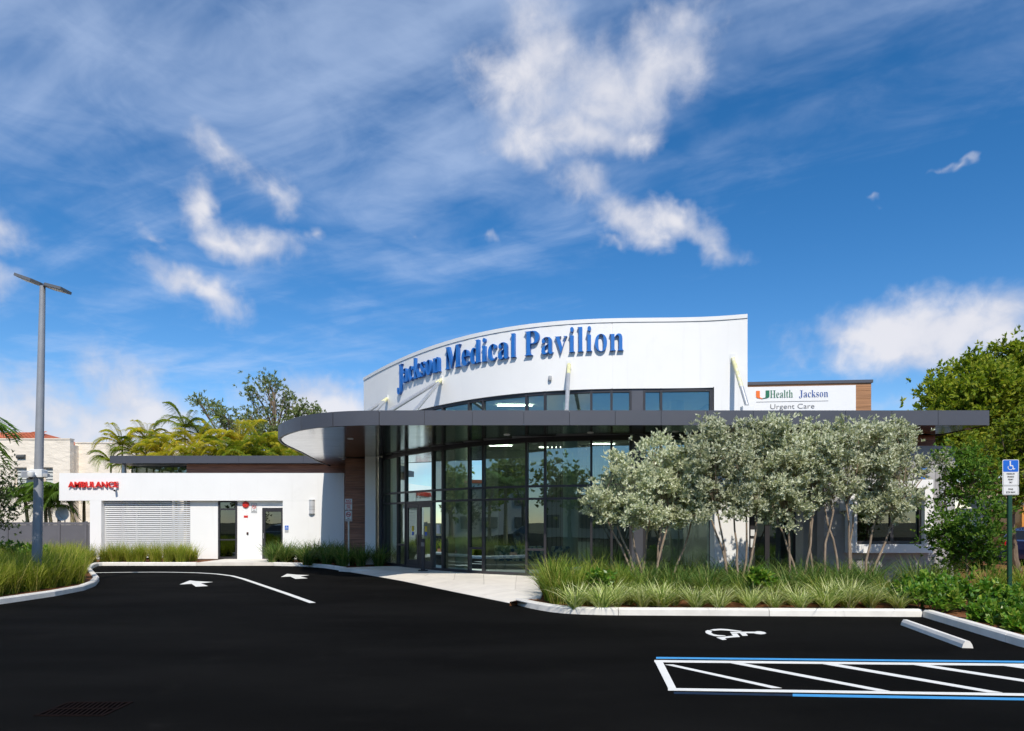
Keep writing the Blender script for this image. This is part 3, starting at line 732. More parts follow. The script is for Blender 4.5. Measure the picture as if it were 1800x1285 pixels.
# ground floor to the right of the glass: pier, doors, stone wall with window
dP = 20.35
MB().bbox((X(1256,dP),dP,0),(X(1317,dP),dP+.5,4.35),.01).build('pier', M['stucco'], bld)
dD = 21.2
ed = put('entry_door', None, bld, (X(1365,dD),dD,0))
for x0, x1 in ((1318,1326),(1344,1352),(1394,1412)): MB().box((X(x0,dD),dD-.04,0),(X(x1,dD),dD+.04,4.34)).build('door_stile', M['frame'], ed)
for x0, x1 in ((1326,1344),(1352,1394)):
    MB().box((X(x0,dD),dD-.03,0),(X(x1,dD),dD+.03,.2)).build('door_rail', M['frame'], ed); MB().box((X(x0,dD),dD-.03,2.4),(X(x1,dD),dD+.03,2.52)).build('door_rail', M['frame'], ed)
    MB().add([(X(x0,dD),dD,.2),(X(x1,dD),dD,.2),(X(x1,dD),dD,4.3),(X(x0,dD),dD,4.3)],[(0,1,2,3)]).build('pane', M['glass'], ed)
for i, (y0, y1) in enumerate(((931,942),(947,962))):
    MB().box((X(1319,dD-.05),dD-.075,Z(y1,dD)),(X(1326,dD-.05),dD-.06,Z(y0,dD))).build('notice', M['sign_white'], ed)
MB().box((X(1412,20.6),20.6,0),(X(1450,20.6),21.3,4.34)).build('entry_panel', M['beige'], bld)
dS = 19.4; xs0, xs1 = X(1449,dS), X(1679,dS); zs1 = Z(783.5,dS)
wx0, wx1, wz0, wz1 = X(1506,dS-.2), X(1625,dS-.2), Z(957,dS-.2), Z(858,dS-.2)
sw = put('stone_wall', None, bld, ((xs0+xs1)/2,dS,0))
for a, b in (((xs0,0),(wx0,zs1)),((wx1,0),(xs1,zs1)),((wx0,0),(wx1,wz0)),((wx0,wz1),(wx1,zs1))):
    MB().box((a[0],dS+.05,a[1]),(b[0],dS+.45,b[1])).build('wall_core', M['stone'], sw)
def subtract(r, h):
    x0,z0,x1,z1 = r; a,b,c,d = h
    if x1 <= a or x0 >= c or z1 <= b or z0 >= d: return [r]
    out = []
    if x0 < a: out.append((x0,z0,a,z1))
    if x1 > c: out.append((c,z0,x1,z1))
    xa, xb = max(x0,a), min(x1,c)
    if z0 < b: out.append((xa,z0,xb,b))
    if z1 > d: out.append((xa,d,xb,z1))
    return out
zz = zs1; row = 0
while zz > 0.05:
    z0 = max(0, zz-.645); xx = xs0-(.6 if row % 2 else 0)
    while xx < xs1:
        r = (max(xx,xs0), z0, min(xx+1.25,xs1), zz); xx += 1.25
        if r[2]-r[0] < .03: continue
        for q in subtract(r, (wx0-.02,wz0-.02,wx1+.02,wz1+.02)):
            if q[2]-q[0] > .03 and q[3]-q[1] > .03:
                MB().box((q[0]+.004,dS+rng.uniform(-.002,.002),q[1]+.004),(q[2]-.004,dS+.048,q[3]-.004)).build('stone_panel', M['stone'], sw)
    zz = z0; row += 1
wn = put('window', None, bld, ((wx0+wx1)/2,dS,wz0)); fw = .24
yf = dS-.22
for a, b in (((wx0-fw,wz0-fw),(wx0,wz1+fw)),((wx1,wz0-fw),(wx1+fw,wz1+fw)),((wx0,wz0-fw),(wx1,wz0)),((wx0,wz1),(wx1,wz1+fw))):
    MB().box((a[0],yf,a[1]),(b[0],dS+.3,b[1])).build('surround', M['stucco'], wn)
xm = X(1566,dS)
for a, b in (((wx0,wz0),(wx0+.06,wz1)),((wx1-.06,wz0),(wx1,wz1)),((wx0+.06,wz0),(wx1-.06,wz0+.09)),((wx0+.06,wz1-.06),(wx1-.06,wz1)),((xm-.045,wz0+.09),(xm+.045,wz1-.06))):
    MB().box((a[0],dS-.05,a[1]),(b[0],dS+.05,b[1])).build('window_frame', M['frame'], wn)
for x0, x1 in ((wx0+.06,xm-.045),(xm+.045,wx1-.06)):
    MB().add([(x0,dS,wz0+.09),(x1,dS,wz0+.09),(x1,dS,wz1-.06),(x0,dS,wz1-.06)],[(0,1,2,3)]).build('pane', M['glass_dark'], wn)
# brown boarded wall above and behind the stone
xw1 = X(1645,20.7)
uw = put('boarded_wall', None, bld, (9.5,20.8,0))
z = 0.0; k = 0
while z < 4.34:
    z1 = min(z+.24, 4.345); MB().box((X(1450,20.7),20.72,z+.004),(xw1,20.80,z1-.004)).build('board', M['wood'], uw); z = z1
MB().box((X(1450,20.7),20.80,0),(xw1-.005,20.95,4.34)).build('board_backing', M['interior_dark'], uw)
MB().box((xw1-.2,20.96,0),(xw1-.01,44,4.34)).build('side_wall', M['wood'], bld)
MB().box((7.12,20.92,4.36),(xw1,44,4.70)).build('roof_slab', M['dark_metal'], bld)
MB().box((7.2,43.8,0),(xw1-.2,44,4.34)).build('rear_wall', M['stucco'], bld)
# upper boarded volume with the clinic sign
y0 = 23.0; xa, xb = 7.11, X(1528,y0-.35); zb = Z(669.5,y0-.3)
ub = put('upper_boarded_wall', None, bld, ((xa+xb)/2,y0,4.7)); sl_ = -.10
def uy(x): return y0+(x-xa)*sl_
z = 4.70
while z < zb-.10:
    z1 = min(z+.27, zb-.10)
    MB().prism([(xa,uy(xa)),(xb,uy(xb)),(xb,uy(xb)+.1),(xa,uy(xa)+.1)], z+.004, z1-.004).build('board', M['wood_light'], ub); z = z1
MB().prism([(xa,uy(xa)+.1),(xb-.004,uy(xb)+.1),(xb-.004,36),(xa,36)], 4.70, zb-.11).build('volume_core', M['wood'], ub)
MB().prism([(xa,uy(xa)-.05),(xb+.04,uy(xb)-.05),(xb+.04,36.1),(xa,36.1)], zb-.10, zb).build('coping', M['dark_metal'], ub)

# left wing
dW = 31.4
def wz(py, d=dW): return Z(py, d)
wl, wr = X(104,dW), X(605,dW); zt = wz(831.5); zl = wz(880)
xA, xB, xC, xD, xE, xF, xG = [X(p,dW) for p in (158,178,330,380,413.5,458,497)]
T_ = .45
wing = put('wing_wall', None, bld, ((wl+wr)/2,dW,0))
MB().box((wl,dW,zl),(wr,dW+T_,zt)).build('wall_beam', M['stucco'], wing)
MB().box((xA,dW,0),(xB,dW+T_,zl-.002)).build('wall_pier', M['stucco'], wing)
MB().box((xG,dW,0),(wr,dW+T_,zl-.002)).build('wall_pier', M['stucco'], wing)
rc = .24
MB().box((xC,dW+rc,0),(xD,dW+T_,zl-.002)).build('wall_recess', M['stucco'], wing)
MB().box((xE,dW+rc,0),(xF,dW+T_,zl-.002)).build('wall_recess', M['stucco'], wing)
zd = wz(892.5)
MB().box((xF,dW+rc,zd),(xG-.002,dW+T_,zl-.002)).build('wall_recess', M['stucco'], wing)
MB().box((xB-.3,dW+T_,0),(xB-.02,38,zt-.3)).build('return_wall', M['stucco'], wing)
MB().box((xC,dW+T_,0),(xC+.25,38,zt-.3)).build('return_wall', M['stucco'], wing)
sw_ = put('side_window', None, bld, ((xD+xE)/2,dW+rc,0)); ff = .075
for a, b in (((xD,0),(xD+ff,zl-.004)),((xE-ff,0),(xE,zl-.004)),((xD+ff,0),(xE-ff,.10)),((xD+ff,zl-.07),(xE-ff,zl-.004)),((xD+ff,wz(895)-.04),(xE-ff,wz(895)+.04)),((xD+ff,wz(949)-.03),(xE-ff,wz(949)+.03))):
    MB().box((a[0],dW+rc-.05,a[1]),(b[0],dW+rc+.08,b[1])).build('window_frame', M['frame'], sw_)
for z0, z1 in ((.10,wz(949)-.03),(wz(949)+.03,wz(895)-.04),(wz(895)+.04,zl-.07)):
    MB().add([(xD+ff,dW+rc,z0),(xE-ff,dW+rc,z0),(xE-ff,dW+rc,z1),(xD+ff,dW+rc,z1)],[(0,1,2,3)]).build('pane', M['glass_dark'], sw_)
sd = put('side_door', None, bld, ((xF+xG)/2,dW+rc,0))
for a, b in (((xF,0),(xF+.14,zd)),((xG-.14,0),(xG-.004,zd)),((xF+.14,0),(xG-.14,.28)),((xF+.14,zd-.18),(xG-.14,zd-.002))):
    MB().box((a[0],dW+rc-.04,a[1]+.01),(b[0],dW+rc+.06,b[1])).build('door_frame', M['frame'], sd)
MB().add([(xF+.14,dW+rc,.28),(xG-.14,dW+rc,.28),(xG-.14,dW+rc,zd-.18),(xF+.14,dW+rc,zd-.18)],[(0,1,2,3)]).build('pane', M['glass_dark'], sd)
MB().tube([(xF+.07,dW+rc-.08,.95),(xF+.07,dW+rc-.08,1.2)], .014, 6).build('handle', M['galv'], sd)
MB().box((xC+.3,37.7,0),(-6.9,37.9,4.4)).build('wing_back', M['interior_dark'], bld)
# louvre screen
lv = put('louvre_screen', None, bld, ((xB+xC)/2,dW+.3,0))
sl_me = MB().extr([(0,0),(.045,.004),(.045,.060),(0,.056)], (0,0,0), (0,1,0), (0,0,1), (1,0,0), xC-xB-.02).mesh('slat', M['white_panel'])
nS = 28
for i in range(nS): put('slat', sl_me, lv, (xB+.01, dW+.24, .06+i*(zl-.08)/nS))
for px in (178.5,233,276,329): MB().box((X(px,dW)-.03,dW+.33,0),(X(px,dW)+.03,dW+.38,zl-.01)).build('louvre_post', M['white_panel'], lv)
# wood wall and roof behind the wing
dB = 32.3
ww = put('boarded_wing_wall', None, bld, (-11,dB,0)); z = 0.0
while z < 4.42:
    z1 = min(z+.2, 4.44); MB().box((X(328,dB),dB,z+.003),(X(645,dB),dB+.06,z1-.003)).build('board', M['wood'], ww); z = z1
MB().box((X(328,dB)+.01,dB+.06,0),(X(645,dB)-.01,dB+.2,4.44)).build('board_backing', M['interior_dark'], ww)
MB().box((X(645,dB),28.3,0),(X(645,dB)+.15,dB-.01,4.34)).build('return_wall', M['wood'], ww)
dRf = 31.75
rz0, rz1 = 4.45, Z(801,dRf)
rf = put('wing_roof', None, bld, (-13,34,4.45))
MB().box((X(194,dRf),dRf+.05,rz0+.01),(-6.4,38,rz1-.01)).build('roof_slab', M['dark_metal'], rf)
xx = X(193,dRf)
while xx < -8.4:
    x1 = min(xx+3.0,-8.3); MB().box((xx+.004,dRf,rz0),(x1-.004,dRf+.048,rz1)).build('fascia_panel', M['dark_metal'], rf); xx = x1
MB().tube([(X(218,32.6),32.6,0),(X(218,32.6),32.6,4.45)], .09, 12).build('roof_post', M['galv'], rf, True)
MB().add([(X(232,33),33,wz(832)),(X(328,33),33,wz(832)),(X(328,33),33,4.44),(X(232,33),33,4.44)],[(0,1,2,3)]).build('pane', M['glass_dark'], rf)

# ---------------------------------------------------------------- lettering
def bold(s): return ''.join(chr(0x1D400+ord(c)-65) if 'A' <= c <= 'Z' else chr(0x1D41A+ord(c)-97) if 'a' <= c <= 'z' else c for c in s)
_tc = {}
def text_mesh(s, depth=0.0, offset=0.0):
    key = (s, depth, offset)
    if key in _tc: return _tc[key]
    c = bpy.data.curves.new('t', 'FONT'); c.body = s; c.size = 1; c.extrude = depth; c.offset = offset; c.resolution_u = 4
    o = bpy.data.objects.new('t', c); COL.objects.link(o)
    dg = bpy.context.evaluated_depsgraph_get(); dg.update()
    me = bpy.data.meshes.new_from_object(o.evaluated_get(dg))
    COL.objects.unlink(o); bpy.data.objects.remove(o); bpy.data.curves.remove(c)
    _tc[key] = me; return me
def text_w(s):
    me = text_mesh(s); xs = [v.co.x for v in me.vertices]
    return (min(xs), max(xs)) if xs else (0, 0)
def advances(s, ser=True):
    f = bold if ser else (lambda q: q); a0 = text_w(f('nn')); base_ = a0[1]-a0[0]; out = []
    for c in s:
        if c == ' ': out.append(.25 if ser else .28); continue
        a = text_w(f('n'+c+'n')); out.append(a[1]-a[0]-base_)
    return out
def letter_mesh(c, m, depth, ux, uz, w, h, ser=True, off=0.0, edge=None):
    """glyph as a mesh stood up: x along ux, height along z, front face outward along w"""
    src = text_mesh(bold(c) if ser else c, depth, off)
    me = src.copy(); ux = Vector(ux); uz = Vector(uz); w = Vector(w)
    for v in me.vertices: v.co = ux*(v.co.x*h[0])+uz*(v.co.y*h[1])+w*(v.co.z/max(depth,1e-6)*h[2])
    me.materials.clear(); me.materials.append(m)
    if edge:
        me.materials.append(edge)
        for p in me.polygons:
            if abs(p.normal.dot(w)) < .6: p.material_index = 1
    return me
def tmap(o, me): return o
# big curved sign
s = 'Jackson Medical Pavilion'; adv = advances(s); tot = sum(adv)
L = [0]
for a, b in zip(WALL, WALL[1:]): L.append(L[-1]+math.dist(a, b))
LEN = L[-1]; ts, te = wall_at_px(706.5)*LEN, wall_at_px(1097.5)*LEN
hx = (te-ts)/tot; capz = 0.78/0.676; zb_ = Z(619.5, along(WALL, wall_at_px(1097))[1])
sp_, _, _ = wall_frame((ts+te)/2/LEN)
sg = thing('building_sign', (sp_.x,sp_.y,zb_), 'large blue serif letters spelling Jackson Medical Pavilion on curved white wall', 'sign')
pos = ts
for c, a in zip(s, adv):
    if c != ' ':
        w_ = a*hx; t = (pos+w_/2)/LEN; p, d, n = wall_frame(t, .160); o = p-d*(w_/2)
        hz = capz; zz = zb_
        if c == 'J': hz = capz*1.30; zz = zb_-.245
        me = letter_mesh(c, M['sign_blue'], .05, (d.x,d.y,0), (0,0,1), (n.x,n.y,0), (hx,hz,.055), off=-.012, edge=M['sign_edge'])
        put('letter', me, sg, (o.x,o.y,zz))
    pos += a*hx
def flat_text(s, parent, o, ux, w, h, m, ser=False, depth=.004, off=0.0, center=False, name='letter', fit=None, bold_=0.0, uz=(0,0,1)):
    adv = advances(s, ser); tot = sum(adv); hx = h*1.0
    if fit: hx = fit/tot
    pos = -tot*hx/2 if center else 0.0; ux = Vector(ux); w = Vector(w)
    for c, a in zip(s, adv):
        if c != ' ':
            me = letter_mesh(c, m, max(depth,.001), ux, uz, w, (hx,h,depth), ser, off or bold_)
            put(name, me, parent, Vector(o)+ux*pos)
        pos += a*hx
# AMBULANCE
o = Vector((X(120,dW-.1), dW-.085, wz(856.5,dW-.1)))
t = thing('ambulance_sign', o, 'red block letters spelling AMBULANCE on the white wing beam', 'sign')
flat_text('AMBULANCE', t, o, (1,0,0), (0,-1,0),   .37, M['sign_red'], depth=.035, fit=X(207.5,dW-.1)-X(120,dW-.1), bold_=.016)
# clinic sign panel
ux = Vector((1, sl_*0-.10, 0)).normalized(); un = Vector((ux.y, -ux.x, 0))
x0s, x1s = xa+.0, X(1498,22.75)
ps = Vector((x0s, uy(x0s)-.07, 4.76)); zt_s = Z(680,22.9)-.02
sgn = thing('clinic_sign', ps, 'white panel reading UHealth Jackson Urgent Care on brown boards', 'sign')
e_ = Vector((x1s, uy(x1s)-.07, 4.76))
MB().prism([tuple(ps[:2]),tuple(e_[:2]),(e_.x,e_.y+.06),(ps.x,ps.y+.06)], 4.76, zt_s).build('panel', M['white_panel'], sgn)
def sp_at(px, py):
    # point of the panel face at that picture position
    k = (px-CX)/F; x = k*(uy(xa)-.07+.10*xa)/(1+.10*k); y_ = uy(x)-.07; return Vector((x, y_-.006, Z(py, y_)))
u0 = sp_at(1329,700.5); sc = .0191
uo = [(0,13.2),(0,2.6),(2.2,.6),(10.5,-.9),(10.5,.4),(7.6,.9),(6.2,2.6),(6.2,13.2)]
ug = [(22.5,13.6),(22.5,2.6),(20.3,.8),(11.0,-.9),(11.0,.4),(14.6,.9),(16.2,2.6),(16.2,13.6)]
for poly, mm in ((uo,M['letter_orange']),(ug,M['letter_green'])):
    MB().extr([(p[0]*sc,p[1]*sc) for p in poly], u0, ux, (0,0,1), un, .012).build('emblem_half', mm, sgn)
o = sp_at(1353,699.5); flat_text('Health', sgn, o, ux, un, .375, M['letter_green'], True, .008, -.016, fit=(sp_at(1394,700)-sp_at(1353,700)).length)
o = sp_at(1404.5,698.5); flat_text('Jackson', sgn, o, ux, un, .35, M['letter_blue'], True, .008, -.016, fit=(sp_at(1456,700)-sp_at(1404.5,700)).length)
a, b = sp_at(1329.5,706.8), sp_at(1456,704.6)
MB().prism([tuple(a[:2]),tuple(b[:2]),(b.x,b.y+.004),(a.x,a.y+.004)], a.z-.008, a.z+.008).build('rule', M['letter_grey'], sgn)
o = sp_at(1353,719.0); flat_text('Urgent Care', sgn, o, ux, un, .235, M['letter_grey'], False, .006, -.006, fit=(sp_at(1432,720)-sp_at(1353,720)).length)
# blue mark on the stone wall, mostly behind the leaves
o = Vector((X(1627,dS),dS-.05,Z(832,dS)))
me = MB()
for i in range(20):
    a0, a1 = R(30+i*15), R(30+(i+1)*15)
    me.extr([(.17*math.cos(a0),.17*math.sin(a0)),(.17*math.cos(a1),.17*math.sin(a1)),(.10*math.cos(a1),.10*math.sin(a1)),(.10*math.cos(a0),.10*math.sin(a0))], o+Vector((-.12,0,0)), (1,0,0), (0,0,1), (0,-1,0), .05)
tag(me.build('wall_letter', M['sign_blue']), 'round blue sign letter on the grey stone wall behind silver leaves', 'sign')

# ---------------------------------------------------------------- fittings on the building
def ring(mb, c, r0, r1, ux, uz, un, t, n=24, a0=0, a1=360):
    for i in range(n):
        p, q = R(a0+(a1-a0)*i/n), R(a0+(a1-a0)*(i+1)/n)
        mb.extr([(r1*math.cos(p),r1*math.sin(p)),(r1*math.cos(q),r1*math.sin(q)),(r0*math.cos(q),r0*math.sin(q)),(r0*math.cos(p),r0*math.sin(p))], c, ux, uz, un, t)
yW = dW+rc-.002
c = Vector((X(432.3,yW),yW,wz(887)))
t = thing('fire_bell', c, 'round red fire alarm bell on white wall above small red plate', 'alarm bell')
MB().lathe([(.15,0),(.15,-.05),(.11,-.085),(0,-.09)], c, 24, 'y').build('gong', M['red'], t, True)
MB().lathe([(.035,-.088),(.03,-.11),(0,-.112)], c, 12, 'y').build('cap', M['sign_red'], t, True)
c = Vector((X(432.3,yW),yW,wz(908)))
t = thing('red_plate', c, 'small red plate on white wall below the fire bell', 'sign')
MB().bbox((c.x-.095,c.y-.012,c.z-.05),(c.x+.095,c.y,c.z+.05),.004).build('plate', M['red'], t)
c = Vector((X(435.3,yW),yW,wz(938)))
t = thing('card_reader', c, 'small black card reader on white wall beside grey side door', 'card reader')
MB().bbox((c.x-.045,c.y-.03,c.z-.06),(c.x+.045,c.y,c.z+.06),.008).build('housing', M['black'], t)
MB().box((c.x-.02,c.y-.033,c.z+.02),(c.x+.02,c.y-.030,c.z+.035)).build('indicator', M['tail'], t)
def no_smoking(c, w, h, t, un=Vector((0,-1,0)), txt=True):
    ux = Vector((1,0,0))
    MB().extr([(-w/2,-h/2),(w/2,-h/2),(w/2,h/2),(-w/2,h/2)], c, ux, (0,0,1), un, .006).build('plate', M['sign_white'], t)
    f = c+un*.0065; b = MB()
    for q in ([(-w/2+.01,-h/2+.01),(w/2-.01,-h/2+.01),(w/2-.01,-h/2+.02),(-w/2+.01,-h/2+.02)],[(-w/2+.01,h/2-.02),(w/2-.01,h/2-.02),(w/2-.01,h/2-.01),(-w/2+.01,h/2-.01)],
              [(-w/2+.01,-h/2+.02),(-w/2+.02,-h/2+.02),(-w/2+.02,h/2-.02),(-w/2+.01,h/2-.02)],[(w/2-.02,-h/2+.02),(w/2-.01,-h/2+.02),(w/2-.01,h/2-.02),(w/2-.02,h/2-.02)]):
        b.extr(q, f, ux, (0,0,1), un, .002)
    b.build('border', M['black'], t)
    cc = f+Vector((0,0,h*.14)); r1 = w*.34
    cig = MB(); cig.extr([(-r1*.7,-.012),(r1*.7,-.012),(r1*.7,.016),(-r1*.7,.016)], cc, ux, (0,0,1), un, .002); cig.build('cigarette', M['black'], t)
    rg = MB(); ring(rg, cc, r1*.76, r1, ux, (0,0,1), un, .004)
    rg.extr([(-r1*.66,r1*.52),(-r1*.52,r1*.66),(r1*.66,-r1*.52),(r1*.52,-r1*.66)], cc+un*.0005, ux, (0,0,1), un, .005); rg.build('ban_ring', M['red'], t)
    flat_text('NO', t, f+Vector((0,0,-h*.27)), ux, un, h*.13, M['black'], depth=.002, center=True, bold_=.02)
    flat_text('SMOKING', t, f+Vector((0,0,-h*.41)), ux, un, h*.13, M['black'], depth=.002, center=True, bold_=.02, fit=w*.78)
c = Vector((X(446.8,yW),yW,wz(893)))
t = thing('no_smoking_sign', c, 'white NO SMOKING wall sign beside the red fire bell', 'sign'); no_smoking(c, .27, .45, t)
c = Vector((X(504,dW),dW-.002,wz(930)))
t = thing('access_plate', c, 'small blue and grey accessibility plate right of the side door', 'sign')
MB().bbox((c.x-.085,c.y-.012,c.z-.03),(c.x+.085,c.y,c.z+.16),.004).build('plate', M['ada_blue'], t)
MB().bbox((c.x-.085,c.y-.014,c.z-.15),(c.x+.085,c.y,c.z-.035),.004).build('button', M['grey_plastic'], t)
rg = MB(); ring(rg, c+Vector((0,-.013,.05)), .035, .048, (1,0,0), (0,0,1), (0,-1,0), .002, 16); rg.box((c.x-.008,c.y-.015,c.z+.06),(c.x+.008,c.y-.013,c.z+.14)); rg.build('symbol', M['sign_white'], t)
def wall_light(c, un, label, s=1.0):
    t = thing('wall_light', c, label, 'wall light'); pr = []
    for i in range(13):
        a = math.pi*i/12; pr.append((-.13*s*math.cos(a), .12*s*math.sin(a)))
    ux = Vector((1,0,0)); un = Vector(un)
    b = MB(); b.extr(pr, c, ux, un, (0,0,1), .64*s); b.build('diffuser', M['lens'], t)
    for z in (-.02,.20*s,.31*s,.60*s):
        b = MB(); b.extr([(p[0]*1.07,p[1]*1.07) for p in pr], c+Vector((0,0,z)), ux, un, (0,0,1), .05*s if z in (-.02,.60*s) else .02); b.build('band', M['galv'], t)
wall_light(Vector((X(548.5,dW),dW-.002,wz(903))), (0,-1,0), 'half round wall light on the white wing near its right corner')
wall_light(Vector((X(1483,dS),dS-.008,Z(897,dS))), (0,-1,0), 'wall light on grey stone beside the white window surround', .95)
wall_light(Vector((X(1659,dS),dS-.008,Z(897,dS))), (0,-1,0), 'wall light at the right end of the stone wall behind shrubs', .95)
def camera_dome(c, label, un=(0,-1,0)):
    t = thing('security_camera', c, label, 'camera'); un = Vector(un)
    MB().tube([c, c+un*.16], .03, 8).build('arm', M['sign_white'], t, True)
    e = c+un*.17; MB().lathe([(.03,.10),(.085,.07),(.09,-.01),(.07,-.06),(.0,-.09)], e, 16).build('housing', M['sign_white'], t, True)
    MB().lathe([(.055,-.045),(.05,-.09),(.02,-.11),(0,-.112)], e, 14).build('dome', M['black'], t, True)
def camera_bullet(c, aim, label):
    t = thing('security_camera', c, label, 'camera'); aim = Vector(aim).normalized()
    MB().tube([c, c+Vector((0,-.10,.0))], .035, 8).build('bracket', M['sign_white'], t, True)
    s_ = c+Vector((0,-.12,.02)); MB().tube([s_-aim*.10, s_+aim*.17], [.05,.055], 12).build('housing', M['sign_white'], t, True)
    MB().tube([s_+aim*.165, s_+aim*.18], .042, 12).build('lens', M['black'], t, True)
camera_bullet(Vector((X(633,dB),dB-.002,Z(874,dB))), (-.8,-.5,-.35), 'white security camera on brown boards left of the white column')
camera_bullet(Vector((X(642,27.6),27.5,Z(791,27.6))), (.7,-.7,-.1), 'small white camera under the canopy at the top of white column')
camera_bullet(Vector((X(205,dW),dW-.002,wz(860))), (.3,-.8,-.5), 'tiny camera below the last red letter of AMBULANCE')
tt = wall_at_px(969); p, d, n = wall_frame(tt, .1)
t = thing('wall_fitting', (p.x,p.y,Z(666,p.y)), 'small grey fitting on curved white wall below the blue letters', 'fitting')
MB().lathe([(.05,-.06),(.06,0),(.05,.08),(0,.10)], (p.x+n.x*.05,p.y+n.y*.05,Z(666,p.y)), 12).build('housing', M['grey_plastic'], t, True)
# entrance bollard with push plates
p, d, n = wall_frame((tm[3]+tm[4])/2-.008, .55); c = Vector((p.x,p.y,0))
t = thing('door_post', c, 'slim dark post with push plate standing by the glass doors', 'post')
MB().bbox((c.x-.07,c.y-.07,0),(c.x+.07,c.y+.07,1.12),.012).build('shaft', M['frame'], t)
MB().bbox((c.x-.16,c.y-.13,0),(c.x+.16,c.y+.13,.03),.01).build('base', M['black'], t)
MB().bbox((c.x-.06,c.y-.085,.86),(c.x+.06,c.y-.07,1.0),.004).build('push_plate', M['pole_head'], t)
# litter bin style box seen against the next pane
# no parking post by the wing
c = Vector(G(613,990)); c = Vector((X(613,27.3),27.3,-.04))
t = thing('no_parking_sign', c, 'grey post with red and white NO PARKING and NO SMOKING signs by brown wall', 'sign')
MB().tube([c, c+Vector((0,0,Z(880,27.3)+.04))], .035, 10).build('post', M['galv'], t, True)
zc = Z(901.5,27.3); no_smoking(Vector((c.x,c.y-.04,Z(907,27.3))), .29, .43, t)
pz = Z(886.5,27.3); pc = Vector((c.x,c.y-.04,pz)); un = Vector((0,-1,0)); ux_ = Vector((1,0,0))
MB().extr([(-.145,-.22),(.145,-.22),(.145,.22),(-.145,.22)], pc, ux_, (0,0,1), un, .006).build('plate', M['sign_white'], t)
f = pc+un*.0065
flat_text('NO', t, f+Vector((0,0,.10)), ux_, un, .12, M['red'], depth=.002, center=True, bold_=.02)
flat_text('PARKING', t, f+Vector((0,0,0.0)), ux_, un, .12, M['red'], depth=.002, center=True, bold_=.02, fit=.25)
flat_text('ANY', t, f+Vector((0,0,-.075)), ux_, un, .075, M['red'], depth=.002, center=True, bold_=.02)
flat_text('TIME', t, f+Vector((0,0,-.14)), ux_, un, .075, M['red'], depth=.002, center=True, bold_=.02)
b = MB(); b.extr([(-.10,-.185),(-.05,-.165),(-.05,-.178),(.05,-.178),(.05,-.165),(.10,-.185),(.05,-.205),(.05,-.192),(-.05,-.192),(-.05,-.205)], f, ux_, (0,0,1), un, .002); b.build('arrow', M['red'], t)
# accessible parking sign
ds = 14.9; c = Vector((X(1774.5,ds),ds,-.04))
t = thing('accessible_parking_sign', c, 'green post with blue and white wheelchair parking sign at right', 'sign')
MB().bbox((c.x-.045,c.y-.03,-.04),(c.x+.045,c.y+.03,Z(806,ds)-.03),.01).build('post', M['post_green'], t)
ux_ = Vector((1,-.10,0)).normalized(); un = Vector((ux_.y,-ux_.x,0)); o = c+un*.035
def rrect(w, h, r=.03, n=4):
    out = []
    for cx_, cz_, a0 in ((w/2-r,h/2-r,0),(-w/2+r,h/2-r,90),(-w/2+r,-h/2+r,180),(w/2-r,-h/2+r,270)):
        for i in range(n+1): a = R(a0+90*i/n); out.append((cx_+r*math.cos(a),cz_+r*math.sin(a)))
    return out
def at(z): return Vector((o.x,o.y,z))
wS = .335; zA, zB, zC_ = Z(808,ds), Z(854.5,ds), Z(870.5,ds)
MB().extr(rrect(wS,zA-zB-.006), at((zA+zB)/2), ux_, (0,0,1), un, .006).build('plate', M['sign_white'], t)
MB().extr(rrect(wS,zB-zC_-.008,.025), at((zB+zC_)/2), ux_, (0,0,1), un, .006).build('plate', M['sign_white'], t)
hB = (zA-zB)*.44
MB().extr(rrect(wS-.024,hB,.022), at(zA-.014-hB/2)+un*.0065, ux_, (0,0,1), un, .002).build('blue_field', M['ada_blue'], t)
def frame_line(w, h, z, ww=.006):
    b = MB(); f = at(z)+un*.0065
    for q in ([(-w/2,-h/2),(w/2,-h/2),(w/2,-h/2+ww),(-w/2,-h/2+ww)],[(-w/2,-h/2+ww),(-w/2+ww,-h/2+ww),(-w/2+ww,h/2),(-w/2,h/2)],[(w/2-ww,-h/2+ww),(w/2,-h/2+ww),(w/2,h/2),(w/2-ww,h/2)]): b.extr(q, f, ux_, (0,0,1), un, .002)
    b.build('border', M['letter_grey'], t)
hL = (zA-zB)-hB-.05; frame_line(wS-.03, hL, zB+.018+hL/2); frame_line(wS-.03, zB-zC_-.03, (zB+zC_)/2)
f = at(zA-.014-hB*.5)+un*.009; b = MB()
ring(b, f+Vector((0,0,-hB*.12))-ux_*.005, .045, .057, ux_, (0,0,1), un, .002, 20, 150, 395)
b.extr([(-.022,.105),(0,.105),(.004,.03),(.045,.03),(.062,-.045),(.085,-.035),(.09,-.05),(.052,-.068),(.03,.010),(-.022,.010)], f+Vector((0,0,-hB*.06)), ux_, (0,0,1), un, .0022)
ring(b, f+Vector((0,0,hB*.36))-ux_*.012, .001, .017, ux_, (0,0,1), un, .002, 12); b.build('wheelchair_symbol', M['sign_white'], t)
for i, (s, w_) in enumerate((('PARKING BY',.17),('DISABLED',.14),('PERMIT',.11),('ONLY',.07))):
    flat_text(s, t, at(zA-.014-hB-.062-i*.062)+un*.0068, ux_, un, .05, M['black'], depth=.002, center=True, fit=w_, bold_=.015)
flat_text('FINE', t, at((zB+zC_)/2+.012)+un*.0068, ux_, un, .05, M['black'], depth=.002, center=True, bold_=.015)
flat_text('$250 MAX', t, at((zB+zC_)/2-.055)+un*.0068, ux_, un, .055, M['black'], depth=.002, center=True, fit=.19, bold_=.015)
